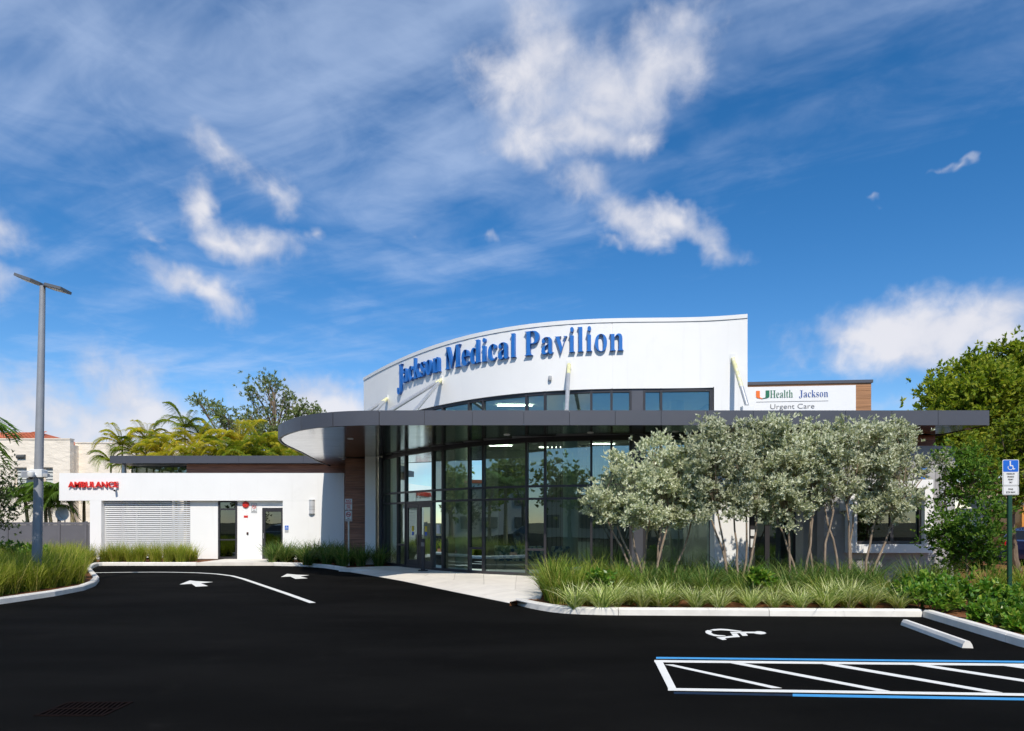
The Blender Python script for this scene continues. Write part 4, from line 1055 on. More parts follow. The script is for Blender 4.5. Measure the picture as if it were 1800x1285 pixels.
# light pole
dp = 18.6; c = Vector((X(64,dp),dp,-.05)); top = Vector((X(75,dp),dp,Z(503,dp)))
t = thing('light_pole', c, 'tall grey parking lot light pole with two flat lamp heads', 'street lamp')
MB().tube([c+(top-c)*k for k in (0,.05,.3,.6,.8,1)], [.125,.125,.116,.098,.085,.07], 16).build('pole', M['pole'], t, True)
MB().lathe([(.19,0),(.19,.05),(.14,.12),(.126,.13)], c, 16).build('base_cover', M['pole'], t, True)
for sx, u, dz in ((-1,(X(32,dp)-top.x),.23),(1,(X(117,dp)-top.x),-.17)):
    hd = put('lamp_head', None, t, top+Vector((sx*.1,0,0))); e = top+Vector((u,0,dz)); dd = (e-top).normalized(); nn = Vector((-dd.z,0,dd.x)); nn = nn if nn.z > 0 else -nn
    MB().extr([(abs(u),-.23),(abs(u),.23),(.20,.23),(.05,.06),(.05,-.06),(.20,-.23)], top, dd, (0,1,0), nn, .075).build('housing', M['pole_head'], hd)
    MB().extr([(.25,-.18),(abs(u)-.06,-.18),(abs(u)-.06,.18),(.25,.18)], top-nn*.002, dd, (0,1,0), -nn, .006).build('led_panel', M['lens'], hd)
k = .5
for zpy in (1018,): pass
cz = Z(836,dp); pc = c+(top-c)*((cz+.05)/(top.z+.05))
camera_dome(pc+Vector((0,-.13,0)), 'white dome camera strapped to the grey light pole')
tb = thing('pole_box', pc+Vector((.0,0,-.02)), 'white junction box fixed round the light pole beside dome camera', 'box')
MB().bbox((pc.x-.16,pc.y-.135,pc.z-.05),(pc.x+.17,pc.y+.13,pc.z+.16),.015).build('housing', M['sign_white'], tb)
MB().bbox((pc.x+.17,pc.y-.10,pc.z-.04),(pc.x+.30,pc.y+.02,pc.z+.05),.01).build('side_fitting', M['grey_plastic'], tb)

# ---------------------------------------------------------------- vegetation
nr = np.random.default_rng(11)
def np_mesh(name, verts, quads, m):
    me = bpy.data.meshes.new(name); nv, nf = len(verts), len(quads); k = quads.shape[1]
    me.vertices.add(nv); me.vertices.foreach_set('co', verts.astype(np.float32).ravel())
    me.loops.add(nf*k); me.loops.foreach_set('vertex_index', quads.astype(np.int32).ravel())
    me.polygons.add(nf); me.polygons.foreach_set('loop_start', np.arange(0, nf*k, k, dtype=np.int32))
    me.update(calc_edges=True); me.materials.append(m); return me
def leaves(pos, length, width, m, name='crown', up=0.25, outward=None, face=(1.0,.55)):
    n = len(pos); d = nr.normal(size=(n,3))
    if outward is not None: d += outward*1.2
    d[:,2] += up; d /= np.linalg.norm(d, axis=1, keepdims=True)
    s = np.cross(d, nr.normal(size=(n,3))*face[1]+np.array((.1,-.55,.83))*face[0]); s /= np.linalg.norm(s, axis=1, keepdims=True)+1e-9
    nn = np.cross(d, s)
    L = (length*nr.uniform(.65,1.25,n))[:,None]; Wd = (width*nr.uniform(.7,1.2,n))[:,None]
    v = np.stack([pos, pos+d*L*.5+s*Wd*.5+nn*L*.06, pos+d*L, pos+d*L*.5-s*Wd*.5+nn*L*.06], 1).reshape(-1,3)
    q = np.arange(n*4).reshape(n,4); return np_mesh(name, v, q, m)
def limb(mb, a, b, r0, r1, bend=.12, n=6, k=5):
    a, b = Vector(a), Vector(b); L = (b-a).length; off = Vector((rng.uniform(-1,1),rng.uniform(-1,1),rng.uniform(-.3,.5)))*L*bend
    pts = [a.lerp(b, i/k)+off*math.sin(math.pi*i/k)+Vector((rng.uniform(-1,1),rng.uniform(-1,1),rng.uniform(-1,1)))*L*.015*(0 < i < k) for i in range(k+1)]
    mb.tube(pts, [r0+(r1-r0)*i/k for i in range(k+1)], n); return pts
def tree(name, label, cat, basep, trunk_pts, lobes, nleaf, lsize, mleaf, mbark, r0=.16, group=None, twig=26, up=.25, clump=.32, stems=None, lw=.45, ros=8):
    """lobes: list of (centre, radii, weight); stems: base offsets and tops of several trunks"""
    t = thing(name, basep, label, cat, group); b = Vector(basep)
    mb = MB(); ends = []
    stems = stems or [((0,0,0), trunk_pts)]
    for off, topv in stems:
        pts = limb(mb, b+Vector(off), b+Vector(topv), r0, r0*.6, .06, 8); ends.append(pts[-1]); ends.append(pts[3])
    cl = []; tw = []
    ws = sum(l[2] for l in lobes)
    for c, rad, w_ in lobes:
        c = Vector(c)
        st = min(ends, key=lambda e: (e-c).length)
        lp = limb(mb, st, c, r0*.5, r0*.18, .15)
        for _ in range(max(2, int(twig*w_/ws))):
            u = Vector(nr.normal(size=3)).normalized(); rr = rng.random()**.33
            e = Vector((c.x+u.x*rad[0]*rr, c.y+u.y*rad[1]*rr, c.z+u.z*rad[2]*rr)); cl.append((e, w_))
            if rng.random() < .75: limb(mb, lp[rng.randint(1,5)], e, r0*.16, r0*.05, .12, 5, 3)
    mb.build('trunk', mbark, t, True)
    cen = np.array([c[0][:] for c in cl]); mid_ = np.average(np.array([l[0][:] if not isinstance(l[0], Vector) else l[0][:] for l in lobes]), axis=0)
    nrs = nleaf//ros; idx = nr.integers(0, len(cl), nrs); size = nr.uniform(.6,1.4,len(cl))[idx][:,None]
    tip = cen[idx]+nr.normal(size=(nrs,3))*clump*size*np.array([1,1,.75])
    out = tip-cen[idx]; out /= np.linalg.norm(out, axis=1, keepdims=True)+1e-6
    out += np.array((0,-.2,.5)); out /= np.linalg.norm(out, axis=1, keepdims=True)
    back = nr.uniform(0,1,(nrs,ros,1))*lsize*.9
    pos = (tip[:,None,:]-out[:,None,:]*back).reshape(-1,3); out = np.repeat(out, ros, 0)
    o = leaves(pos-np.array(basep), lsize, lsize*lw, mleaf, 'crown', up, out)
    put('crown', o, t, basep); return t
# silver buttonwoods
def lobes_px(L, d0, dv):
    out = []
    for (px, py, rx, rz) in L:
        d = d0+rng.uniform(-dv, dv); s = d/F; out.append((tuple(Q(px, py, d)), (rx*s, min(rx*s*.95+.05, 1.1), rz*s), max(rx*rz, 260)))
    return out
def silver(px, d, stems, L, n, label):
    bp = Vector((X(px,d),d,-.03))
    st = []
    for (x0, x1, y1) in stems: st.append(((X(x0,d)-bp.x, rng.uniform(-.25,.25), 0), tuple(Q(x1,y1,d)-bp)))
    tree('silver_buttonwood', label, 'tree', tuple(bp), None, lobes_px(L, d, .45), int(n*2.35), .096, M['silver'], M['bark_pale'], .034, 'silver leaved trees in front of the clinic', 215, .6, .12, st, .44)
silver(1150, 17.0, [(1125,1068,915),(1118,1085,925),(1140,1110,915),(1128,1142,915),(1150,1180,905),(1155,1165,915),(1172,1215,918)],
       [(1060,872,38,35),(1045,890,26,18),(1100,845,48,45),(1115,890,60,38),(1150,810,42,36),(1160,870,60,60),(1205,850,45,60),(1205,912,24,22),(1075,905,26,14),(1130,915,30,14),(1230,880,30,30),(1160,775,6,16),(1135,790,7,14),(1085,812,6,12),(1200,790,6,14)], 11500,
       'silver leaved tree at the left end of the row, lowest crown')
silver(1298, 16.7, [(1285,1250,912),(1285,1262,905),(1300,1330,905),(1300,1312,900),(1296,1290,905)],
       [(1240,820,40,60),(1280,790,52,46),(1262,860,48,45),(1300,840,60,50),(1250,750,14,20),(1330,765,40,30),(1350,810,50,50),(1225,800,26,30),(1238,755,6,16),(1262,755,6,16),(1300,752,7,14),(1345,750,7,14),(1220,905,26,18),(1290,890,40,24),(1325,870,36,34)], 11500,
       'silver leaved tree before the white pier, second from the left')
silver(1405, 16.9, [(1395,1385,905),(1412,1430,900),(1440,1425,905),(1405,1365,915),(1446,1465,900)],
       [(1380,760,40,30),(1375,830,50,55),(1420,800,50,55),(1400,880,38,30),(1340,870,30,35),(1455,785,38,35),(1380,752,8,14),(1372,746,5,12),(1440,850,40,40),(1418,745,6,14),(1350,750,6,12),(1395,915,18,14),(1440,800,45,40),(1460,860,34,26),(1365,900,26,22)], 10500,
       'silver leaved tree before the dark entry, third from the left')
silver(1505, 17.0, [(1473,1450,895),(1484,1488,890),(1500,1500,900),(1515,1545,905),(1512,1585,890)],
       [(1480,780,42,42),(1520,760,45,34),(1570,780,45,40),(1520,830,55,55),(1580,840,48,50),(1605,820,34,22),(1560,890,45,34),(1545,752,14,14),(1592,752,8,14),(1640,808,16,7),(1475,745,6,14),(1510,745,6,12),(1560,745,6,12),(1600,895,24,18),(1470,830,40,34),(1530,885,36,22),(1545,800,50,36)], 11500,
       'silver leaved tree at the right end of the row before the window')
# background trees
bp = (27.5,36,-.03)
tree('shade_tree', 'tall broad green tree behind the clinic at the right edge', 'tree', bp, (.3,0,4.5),
     lobes_px([(1660,700,40,34),(1700,660,50,40),(1760,640,60,38),(1820,650,80,50),(1720,720,70,45),(1800,720,90,60),(1660,760,36,50),(1730,790,60,50),(1900,700,90,80),(1820,800,80,50),(1690,745,60,40),(1760,690,70,45),(1680,690,45,32),(1780,760,70,40)], 35, 2.2), 80000, .25, M['green'], M['bark'], .35, None, 300, .1, .50, None, .55)
bp = (X(1790,24),24,-.03)
tree('yard_tree', 'bright green leafy tree beyond the canopy end behind sign post', 'tree', bp, (-.2,0,2.0),
     lobes_px([(1790,770,45,50),(1840,760,60,60),(1760,830,50,35),(1710,800,34,34),(1820,840,50,40)], 24, .8), 16000, .15, M['green'], M['bark'], .12, None, 110, .1, .28, None, .55)
bp = (X(465,50),50,-.03)
tree('wispy_tree', 'dark open crowned tree rising behind yellow palms', 'tree', bp, (0,0,5.5),
     lobes_px([(448,690,26,24),(478,680,26,18),(500,712,34,28),(440,735,34,28),(525,732,28,22),(395,732,22,14),(362,712,16,8),(350,705,8,5),(380,722,14,9),(415,760,44,26),(475,760,50,28),(548,722,14,12),(560,728,8,7),(465,668,14,8),(535,712,8,12),(400,745,20,10)], 50, 1.4), 11500, .21, M['olive'], M['bark'], .22, None, 240, .5, .34, None, .42)
bp = (X(-10,21),21,-.03)
tree('dark_shrub_tree', 'dark small leaved tree at the left edge before the fence', 'tree', bp, (.1,0,1.9),
     lobes_px([(0,862,18,30),(8,895,20,24),(-25,830,26,40),(0,918,20,14),(-30,890,30,40)], 21, .4), 6000, .085, M['greendark'], M['bark'], .07, None, 46, .2, .20, None, .5)
# shrubs at the right
bp = (X(1668,17.2),17.2,-.03)
tree('tall_shrub', 'tall thin stemmed green shrub beside the stone wall end', 'shrub', bp, (.1,0,2.2),
     lobes_px([(1660,800,14,12),(1672,850,26,26),(1690,830,36,34),(1720,820,34,26),(1700,870,44,34),(1650,890,16,18),(1735,865,26,26),(1690,790,26,14)], 17.2, .5), 6000, .085, M['bush'], M['bark'], .035, None, 80, .15, .17, [((-.05,0,0),(-.1,0,2.2)),((.2,0,0),(.35,.1,2.3))], .55)
bp = (X(1700,16.2),16.2,-.03)
tree('round_shrub', 'dense rounded dark green shrub below the tall thin shrub', 'shrub', bp, (0,0,.9),
     lobes_px([(1690,935,44,34),(1730,945,36,40),(1660,950,26,24),(1700,985,46,30),(1745,900,24,22),(1655,925,14,16)], 16.2, .5), 10000, .085, M['bush'], M['bark'], .04, None, 90, .15, .16, None, .55)
def hedge(px, py, d, rx, rz, label, n=1300):
    bp = (X(px,d),d,-.03); s = d/F
    tree('low_shrub', label, 'shrub', bp, (0,0,.12), [((bp[0]+rng.uniform(-.2,.2)*rx*s, d+rng.uniform(-.2,.2), Z(py,d)), (rx*s, rx*s*.8, rz*s), 1), ((bp[0],d,Z(py,d)+.06),(rx*s*.7,rx*s*.5,rz*s), 1)], int(n*.72), .105, M['hedge'], M['bark'], .014, 'low bright green shrubs by the right kerb', 22, .45, .09, None, .62)
for i, (px, py, d, rx, rz) in enumerate([(1585,1040,14.0,30,16),(1630,1030,14.3,30,18),(1670,1035,14.2,28,18),(1615,1050,13.6,26,12),(1705,1045,13.4,30,20),(1745,1055,12.9,34,22),(1790,1060,12.6,34,24),
        (1730,1080,11.9,28,14),(1775,1090,11.5,30,16),(1815,1085,11.4,30,20),(1660,1052,13.3,20,8),(1800,1105,10.8,24,12),(1055,1022,14.6,14,9),(1335,1014,14.5,12,6)]):
    nth = ('leftmost','second','third','fourth','fifth','sixth','seventh','eighth','ninth','tenth','eleventh','rightmost')
    order = sorted((1585,1630,1670,1615,1705,1745,1790,1730,1775,1815,1660,1800))
    hedge(px, py, d, rx, rz, ('low bright green shrub by the right kerb, '+nth[order.index(px)]+' counting from the left') if i < 12 else 'small bright green shrub among the bed grasses, '+('near the walk' if px < 1200 else 'before the dark entry'))
hedge(25,968,22,34,12,'low bright green shrub at the left edge behind golden grass'); hedge(60,972,21.5,26,10,'low bright green shrub beside the light pole foot')
# grasses
def blades(n, h, r, droop, w, m, name, seg=4, lean=.5, up=1.0):
    t = np.linspace(0,1,seg+1); a = nr.uniform(0,2*np.pi,n); br = r*np.sqrt(nr.uniform(0,1,n))
    ba = nr.uniform(0,2*np.pi,n); H = h*nr.uniform(.45,1.08,n)
    bx, by = br*np.cos(ba), br*np.sin(ba); ln = nr.uniform(.1,1,n)*lean*H; dr = nr.uniform(.2,1,n)*droop*H
    vs = np.zeros((n,seg+1,2,3)); sx, sy = -np.sin(a), np.cos(a); tw = nr.uniform(-.8,.8,n)
    sx, sy = -np.sin(a+tw), np.cos(a+tw)
    for i, u in enumerate(t):
        rad = ln*u+dr*.6*u**2.2; zz = H*u*up-dr*u**2.6
        px = bx+np.cos(a)*rad; py = by+np.sin(a)*rad; ww = w*(1-u**1.6)*.5+.0006
        vs[:,i,0] = np.stack([px+sx*ww,py+sy*ww,zz],1); vs[:,i,1] = np.stack([px-sx*ww,py-sy*ww,zz],1)
    idx = np.arange(n)[:,None]*(seg+1)*2; q = []
    for i in range(seg):
        q.append(np.concatenate([idx+i*2,idx+i*2+1,idx+i*2+3,idx+i*2+2],1))
    return np_mesh(name, vs.reshape(-1,3), np.concatenate(q), m)
gold = [blades(400,1.05,.20,.50,.0125,M['grass_gold'],'golden_grass',lean=.42) for _ in range(3)]
dark = [blades(230,1.15,.15,.75,.023,M['grass_dark'],'bed_grass',lean=.75) for _ in range(3)]
midg = [blades(260,1.05,.16,.60,.018,M['grass_mid'],'bed_grass',lean=.55) for _ in range(3)]
liri = [blades(190,.62,.08,.55,.021,M['liriope'],'striped_grass',lean=1.05) for _ in range(3)]
def clump(name, mes, x, y, s, label, group, cat='grass'):
    o = put(name, mes[rng.randrange(len(mes))], None, (x,y,-.04), (0,0,rng.uniform(0,6.28)), (s*rng.uniform(.9,1.1),)*2+(s*rng.uniform(.9,1.1),))
    return tag(o, label, cat, group)
def in_poly(x, y, P):
    c = False
    for i in range(len(P)):
        (x0,y0),(x1,y1) = P[i-1], P[i]
        if (y0 > y) != (y1 > y) and x < (x1-x0)*(y-y0)/(y1-y0)+x0: c = not c
    return c
def edge_dist(x, y, P): 
    p = Vector((x,y)); m_ = 99
    for a, b in zip(P, P[1:]):
        a, b = Vector(a), Vector(b); t = max(0, min(1, (p-a).dot(b-a)/max(1e-6,(b-a).length_squared))); m_ = min(m_, (p-a-(b-a)*t).length)
    return m_
y_ = 14.6
while y_ < 30.9:
    x = -17.9
    while x < -10:
        xx, yy = x+rng.uniform(-.16,.16), y_+rng.uniform(-.16,.16)
        if in_poly(xx, yy, bedL) and edge_dist(xx, yy, E_bedL) > .42 and xx > -.79*yy and not (yy > 27.5 and xx > -13.95) and (xx-(-12.96))**2+(yy-18.6)**2 > .12:
            near = yy < 27
            clump('golden_grass', gold, xx, yy, (1.12 if near else 1.0), 'golden green fine bladed grass clump on the left island' if near else 'fine green grass clump planted below the white louvre screen', 'golden grass on the left island' if near else 'grass below the louvres')
        x += .62
    y_ += .66
# by the wing door
for row, (yy, xa_, xb_) in enumerate(((29.25,-10.2,-7.2),(29.8,-10.3,-6.0),(30.3,-10.6,-6.2),(27.7,-8.3,-5.4),(27.0,-6.7,-4.9))):
    x = xa_
    while x < xb_:
        clump('bed_grass', dark, x+rng.uniform(-.15,.15), yy+rng.uniform(-.15,.15), 1.08, 'coarse dark green grass clump by the wing door and brown wall', 'grass between wing door and glass front'); x += rng.uniform(.55,.8)
# big bed, back rows
for yy, xa_, xb_, s, mes in ((15.3,.95,9.6,.95,dark),(16.1,.9,10.2,1.0,dark),(17.0,1.1,9.5,1.0,dark),(18.1,1.2,9.0,1.0,dark),(14.75,1.2,9.0,.76,midg)):
    x = xa_
    while x < xb_:
        m_ = midg if x < 2.6 else mes
        clump('bed_grass', m_, x+rng.uniform(-.18,.18), yy+rng.uniform(-.2,.2), s*(1.12 if x < 2.6 else 1), 'long bladed green grass clump in the bed before the clinic', 'long grass in the front bed'); x += rng.uniform(.62,.88)
for x, y_ in ((.98,14.5),(.92,15.1),(1.3,14.7),(10.6,15.2),(11.6,15.5),(12.2,14.8),(11.9,16.4),(9.9,15.9),(12.6,13.6),(13.4,15.2),(11.5,12.6),(12.9,12.1),(10.6,10.6),(11.7,10.9),(10.0,9.2)):
    clump('bed_grass', midg, x, y_, 1.15 if x < 2 else 1.0, 'long bladed green grass clump at the end of the front bed', 'long grass at the bed ends')
# front row, striped
x = 1.25; k = 0
while x < 8.0:
    for yy in (13.75,14.25):
        clump('striped_grass', liri, x+rng.uniform(-.08,.08)+(.24 if yy > 14 else 0), yy+rng.uniform(-.16,.16), rng.uniform(.85,1.2), 'pale striped grass clump in the front row along the kerb', 'striped grass along the kerb')
    x += rng.uniform(.42,.56)
# palms
def frond_mesh(L, droop, nleaf, ll, lw, m, vee=.5, arch=.5, name='frond'):
    """arching midrib along +x with leaflets to both sides"""
    t = np.linspace(0,1,nleaf); px = L*(t-.12*t**3); pz = L*(arch*t-droop*t**2.2)
    V = []; Qd = []
    def add(p): V.append(p); return len(V)-1
    for i in range(nleaf-1):
        w = .012*L*(1-t[i])+.004
        a = add((px[i],-w,pz[i])); b = add((px[i],w,pz[i])); c = add((px[i+1],w*.9,pz[i+1])); d = add((px[i+1],-w*.9,pz[i+1])); Qd.append((a,b,c,d))
    for i in range(2, nleaf):
        u = t[i]; l = ll*math.sin(math.pi*min(1,.12+u*.80))**.7*nr.uniform(.85,1.1)
        for s in (-1,1):
            for j in range(1):
                dirx = .55+.5*u; tip = np.array((px[i]+l*dirx*.7, s*l*.85, pz[i]+l*(vee*.5-.55*nr.uniform(.6,1.3))))
                mid_ = np.array((px[i]+l*dirx*.35, s*l*.45, pz[i]+l*vee*.28)); w = lw
                a = add((px[i]-w,0,pz[i])); b = add((px[i]+w,0,pz[i])); c = add(tuple(mid_+(w,0,0))); d = add(tuple(mid_-(w,0,0))); Qd.append((a,b,c,d))
                e = add(tuple(tip+(.004,0,0))); f = add(tuple(tip-(.004,0,0))); Qd.append((d,c,e,f))
    return np_mesh(name, np.array(V), np.array(Qd), m)
fy = [frond_mesh(1.7,dr,46,.50,.017,M['palm_yellow'],.9,ar) for dr, ar in ((.85,1.05),(1.05,.95),(.75,1.35))]
fg = [frond_mesh(1.7,dr,46,.50,.017,M['palm'],.9,ar) for dr, ar in ((.9,1.0),(1.1,.9),(.75,1.3))]
fd = [frond_mesh(2.0,dr,36,.62,.028,M['palm_green'],.45,ar) for dr, ar in ((.8,.75),(1.0,.6))]
def palm(x, y, h, label, group, fm, n=11, s=1.0, r=.06, lean=0):
    t = thing('palm_tree', (x,y,-.03), label, 'palm', group)
    top = Vector((x+lean,y,h)); MB().tube([(x,y,-.03),(x+lean*.3,y,h*.5),top], [r*1.2,r,r*.8], 8).build('trunk', M['palm_trunk'], t, True)
    for i in range(n):
        a = 2*math.pi*(i+rng.uniform(-.3,.3))/n; sc_ = s*rng.uniform(.8,1.15)
        put('frond', fm[rng.randrange(len(fm))], t, top, (0, rng.uniform(-.4,.3), a), (sc_,)*3)
areca = [(195,800,40,.9),(215,770,41,1.0),(240,785,41,1.0),(258,762,42,.9),(285,775,41,1.0),(300,800,40,.9),(325,740,42,1.05),(345,775,41,1.1),(352,755,43,1.0),(375,772,41,1.0),(398,782,40,1.0),(420,770,42,1.0),(440,788,40,1.0),(462,776,41,1.0),(488,785,41,1.0),(510,780,42,.9),(535,792,41,.9),(270,806,40,.9),(232,812,39.5,.85),(410,800,39.5,.9),(470,800,39.5,.9),(335,798,39,1.0),(365,800,38.8,1.0),(388,795,39,1.0),(430,796,39,1.0),(500,800,39,1.0),(450,806,38.6,1.0),(310,808,38.8,.9),(525,803,39,.9),(280,790,40,1.0),(345,812,38.5,.9),(405,812,38.5,.9)]
for i, (px, py, d, s) in enumerate(areca):
    y_ = i % 2 != 0
    palm(X(px,d), d, Z(py,d)-.45, 'yellow green feather palm showing above the dark wing roof' if y_ else 'greener feather palm showing above the dark wing roof', 'yellow palms behind the wing' if y_ else 'green palms behind the wing', fy if y_ else fg, 11, s*rng.uniform(.85,1.1))
for px, py, d, s in ((105,868,37,1.0),(82,880,36.5,.85),(128,872,36.6,1.0),(148,872,38,1.0),(52,876,37,1.0),(95,892,36.2,.8)):
    palm(X(px,d), d, Z(py,d), 'small green palm behind the grey fence, '+{52:'leftmost',82:'second',95:'third',105:'fourth',128:'fifth',148:'rightmost'}[px]+' of the row', 'small palms behind the fence', fd, 11, s, .09, rng.uniform(-.3,.3))
palm(X(-112,15.5), 15.5, Z(766,15.5), 'green palm mostly outside the left edge, one frond drooping in', None, fd, 14, .86, .11)
for o in list(bpy.data.objects):
    if o.get('group') is None and 'group' in o.keys(): del o['group']

# ---------------------------------------------------------------- neighbours
dF = 35.0
fn = thing('grey_fence', (X(60,dF),dF,0), 'grey vinyl panel fence behind the golden grass at left', 'fence')
zf = Z(918,dF)
pxs = [-95,-40,12.6,58,104,151,197]
for x0, x1 in zip(pxs, pxs[1:]):
    MB().box((X(x0,dF)+.07,dF,-.05),(X(x1,dF)-.07,dF+.05,zf-.14)).build('fence_panel', M['fence'], fn)
    MB().box((X(x0,dF)+.06,dF-.02,zf-.13),(X(x1,dF)-.06,dF+.07,zf)).build('rail', M['fence'], fn)
for x0 in pxs: MB().bbox((X(x0,dF)-.06,dF-.04,-.05),(X(x0,dF)+.06,dF+.08,zf+.05),.02).build('post', M['fence'], fn)
# cream building
dC = 46.0
cb_ = thing('cream_building', (X(60,dC),dC,0), 'two storey cream stucco building with flat parapet behind the palms', 'building')
def cx_(px): return X(px,dC)
ztc = Z(773,dC); wins = [(25,47,822,857),(75.5,93,821,856)]
xl_, xr_ = cx_(-260), cx_(123)
# wall made as piers round the two windows
cols = [xl_]+[cx_(v) for w_ in wins for v in w_[:2]]+[xr_]
za, zb2 = Z(857,dC), Z(821.5,dC)
MB().box((xl_,dC,-.1),(xr_,dC+.4,za)).build('wall', M['cream'], cb_); MB().box((xl_,dC,zb2),(xr_,dC+.4,ztc)).build('wall', M['cream'], cb_)
for i in range(0,len(cols),2): MB().box((cols[i],dC,za),(cols[i+1],dC+.4,zb2)).build('wall', M['cream'], cb_)
for w_ in wins:
    x0, x1 = cx_(w_[0]), cx_(w_[1]); wd = put('window', None, cb_, ((x0+x1)/2,dC+.2,za))
    for a, b in (((x0,za),(x0+.08,zb2)),((x1-.08,za),(x1,zb2)),((x0+.08,za),(x1-.08,za+.08)),((x0+.08,zb2-.08),(x1-.08,zb2))): MB().box((a[0],dC+.14,a[1]),(b[0],dC+.3,b[1])).build('window_frame', M['cream_trim'], wd)
    n_ = 5; hh = (zb2-za-.16)/n_
    for i in range(n_):
        b = MB(); b.add([(x0+.08,dC+.17,za+.08+i*hh+.01),(x1-.08,dC+.17,za+.08+i*hh+.01),(x1-.08,dC+.25,za+.08+(i+1)*hh-.01),(x0+.08,dC+.25,za+.08+(i+1)*hh-.01)],[(0,1,2,3)]); b.build('pane', M['shutter'], wd)
    MB().box((x0-.08,dC-.06,za-.12),(x1+.08,dC+.1,za-.002)).build('sill', M['cream_trim'], wd)
MB().box((xl_,dC-.04,ztc),(xr_+.02,dC+.45,ztc+.10)).build('coping', M['cream_trim'], cb_)
d2 = dC+1.0
MB().box((xr_-.3,d2,-.1),(X(330,d2),d2+.4,Z(779.5,d2))).build('wall', M['cream'], cb_); MB().box((xr_-.3,d2-.04,Z(779.5,d2)),(X(330,d2),d2+.45,Z(779.5,d2)+.08)).build('coping', M['cream_trim'], cb_)
MB().box((xl_,dC+.4,-.1),(xr_-.05,60,ztc-.3)).build('body', M['cream'], cb_); MB().box((xr_-.05,d2+.4,-.1),(X(330,d2),60,Z(782,d2)-.2)).build('body', M['cream'], cb_)
MB().tube([(cx_(31),dC-.05,Z(803,dC)),(cx_(31)+.55,dC-.05,Z(803,dC)+.02)], .14, 10).build('vent', M['interior_dark'], cb_)
c = Vector((cx_(54),dC,Z(833,dC))); t = thing('air_conditioner', c, 'window air conditioner sticking out of the cream wall', 'air conditioner')
MB().bbox((c.x-.35,dC-.45,c.z-.28),(c.x+.40,dC-.002,c.z+.18),.02).build('case', M['grey_plastic'], t)
for i in range(5): MB().box((c.x-.28,dC-.462,c.z-.22+i*.07),(c.x+.33,dC-.452,c.z-.19+i*.07)).build('grille_slat', M['pole'], t)
# tiled roof behind
rt = thing('tiled_roof_house', (X(-40,54),54,0), 'house with orange clay tiled hip roof behind the cream building', 'building')
dT = 53.0; e0, e1, zr0, zr1 = X(-150,dT), X(54,dT), Z(772,dT), Z(744,dT)
MB().box((e0,dT+.5,-.1),(e1-.4,66,zr0-.05)).build('wall', M['cream_trim'], rt)
rows = 7
for r_ in range(rows):
    u0, u1 = r_/rows, (r_+1)/rows; y0_, y1_ = dT+u0*5, dT+u1*5; z0_, z1_ = zr0+(zr1-zr0)*u0, zr0+(zr1-zr0)*u1
    xm1 = e1-(e1-X(-8,dT))*u0; xx = e0
    while xx < xm1:
        pr = [(xx+.30*k/6, .07*math.sin(math.pi*k/6)) for k in range(7)]
        b = MB(); vs = [(p[0],y0_-.05,z0_+p[1]) for p in pr]+[(p[0],y1_,z1_+p[1]-.02) for p in pr]
        b.add(vs, [(k,k+1,8+k,7+k) for k in range(6)]); 
        if xx > X(-20,dT): b.build('tile', M['roof_tile'], rt)
        xx += .30
MB().add([(e0,dT,zr0-.05),(e1,dT,zr0-.05),(X(-8,dT),dT+5,zr1-.04),(e0,dT+5,zr1-.04),(e1,66,zr0-.05)],[(0,1,2,3),(1,4,2)]).build('roof_deck', M['roof_tile'], rt)
# satellite dish
c = Vector((X(112,36.5),36.5,Z(903,36.5)))
t = thing('satellite_dish', (c.x,c.y,0), 'pale round satellite dish among small palms behind the fence', 'dish')
MB().tube([(c.x,c.y+.1,-.1),(c.x,c.y+.1,c.z)], .03, 8).build('mast', M['galv'], t)
MB().lathe([(0,0),(.18,-.02),(.30,-.07),(.38,-.13),(.38,-.12),(.30,-.06),(.18,-.01)], c, 20, 'y').build('reflector', M['sign_white'], t, True)
MB().tube([c+Vector((0,-.02,-.3)),c+Vector((0,-.45,0))], .012, 6).build('feed_arm', M['galv'], t)
# house at the right
dH = 42; t = thing('shingled_house', (X(1790,dH),dH,0), 'low house with brown shingled roof behind shrubs at right edge', 'building')
h0, h1 = X(1712,dH), X(1900,dH); zr = Z(893,dH)
MB().box((h0+.3,dH+.6,-.1),(h1,dH+8,zr)).build('wall', M['cream_trim'], t)
for r_ in range(8):
    u0 = r_/8; y0_ = dH+u0*4; z0_ = zr-.1+u0*1.9; xx = h0+u0*.6
    while xx < X(1815,dH):
        w_ = rng.uniform(.5,.8); MB().add([(xx,y0_,z0_+.03),(xx+w_-.02,y0_,z0_+.03),(xx+w_-.02,y0_+.6,z0_+.27),(xx,y0_+.6,z0_+.27),(xx,y0_,z0_),(xx+w_-.02,y0_,z0_)],[(0,1,2,3),(4,5,1,0)]).build('shingle', M['shingle'], t); xx += w_
MB().add([(h0,dH,zr-.1),(h1,dH,zr-.1),(h1,dH+4,zr+1.8),(h0+.6,dH+4,zr+1.8)],[(0,1,2,3)]).build('roof_deck', M['shingle'], t)
wx = X(1757,dH); wd = put('window', None, t, (wx+.6,dH+.6,.8))
MB().box((wx,dH+.52,.75),(wx+1.3,dH+.60,2.05)).build('window_frame', M['sign_white'], wd)
for x0 in (wx+.08,wx+.70): MB().box((x0,dH+.50,.85),(x0+.52,dH+.515,1.95)).build('pane', M['interior_dark'], wd)

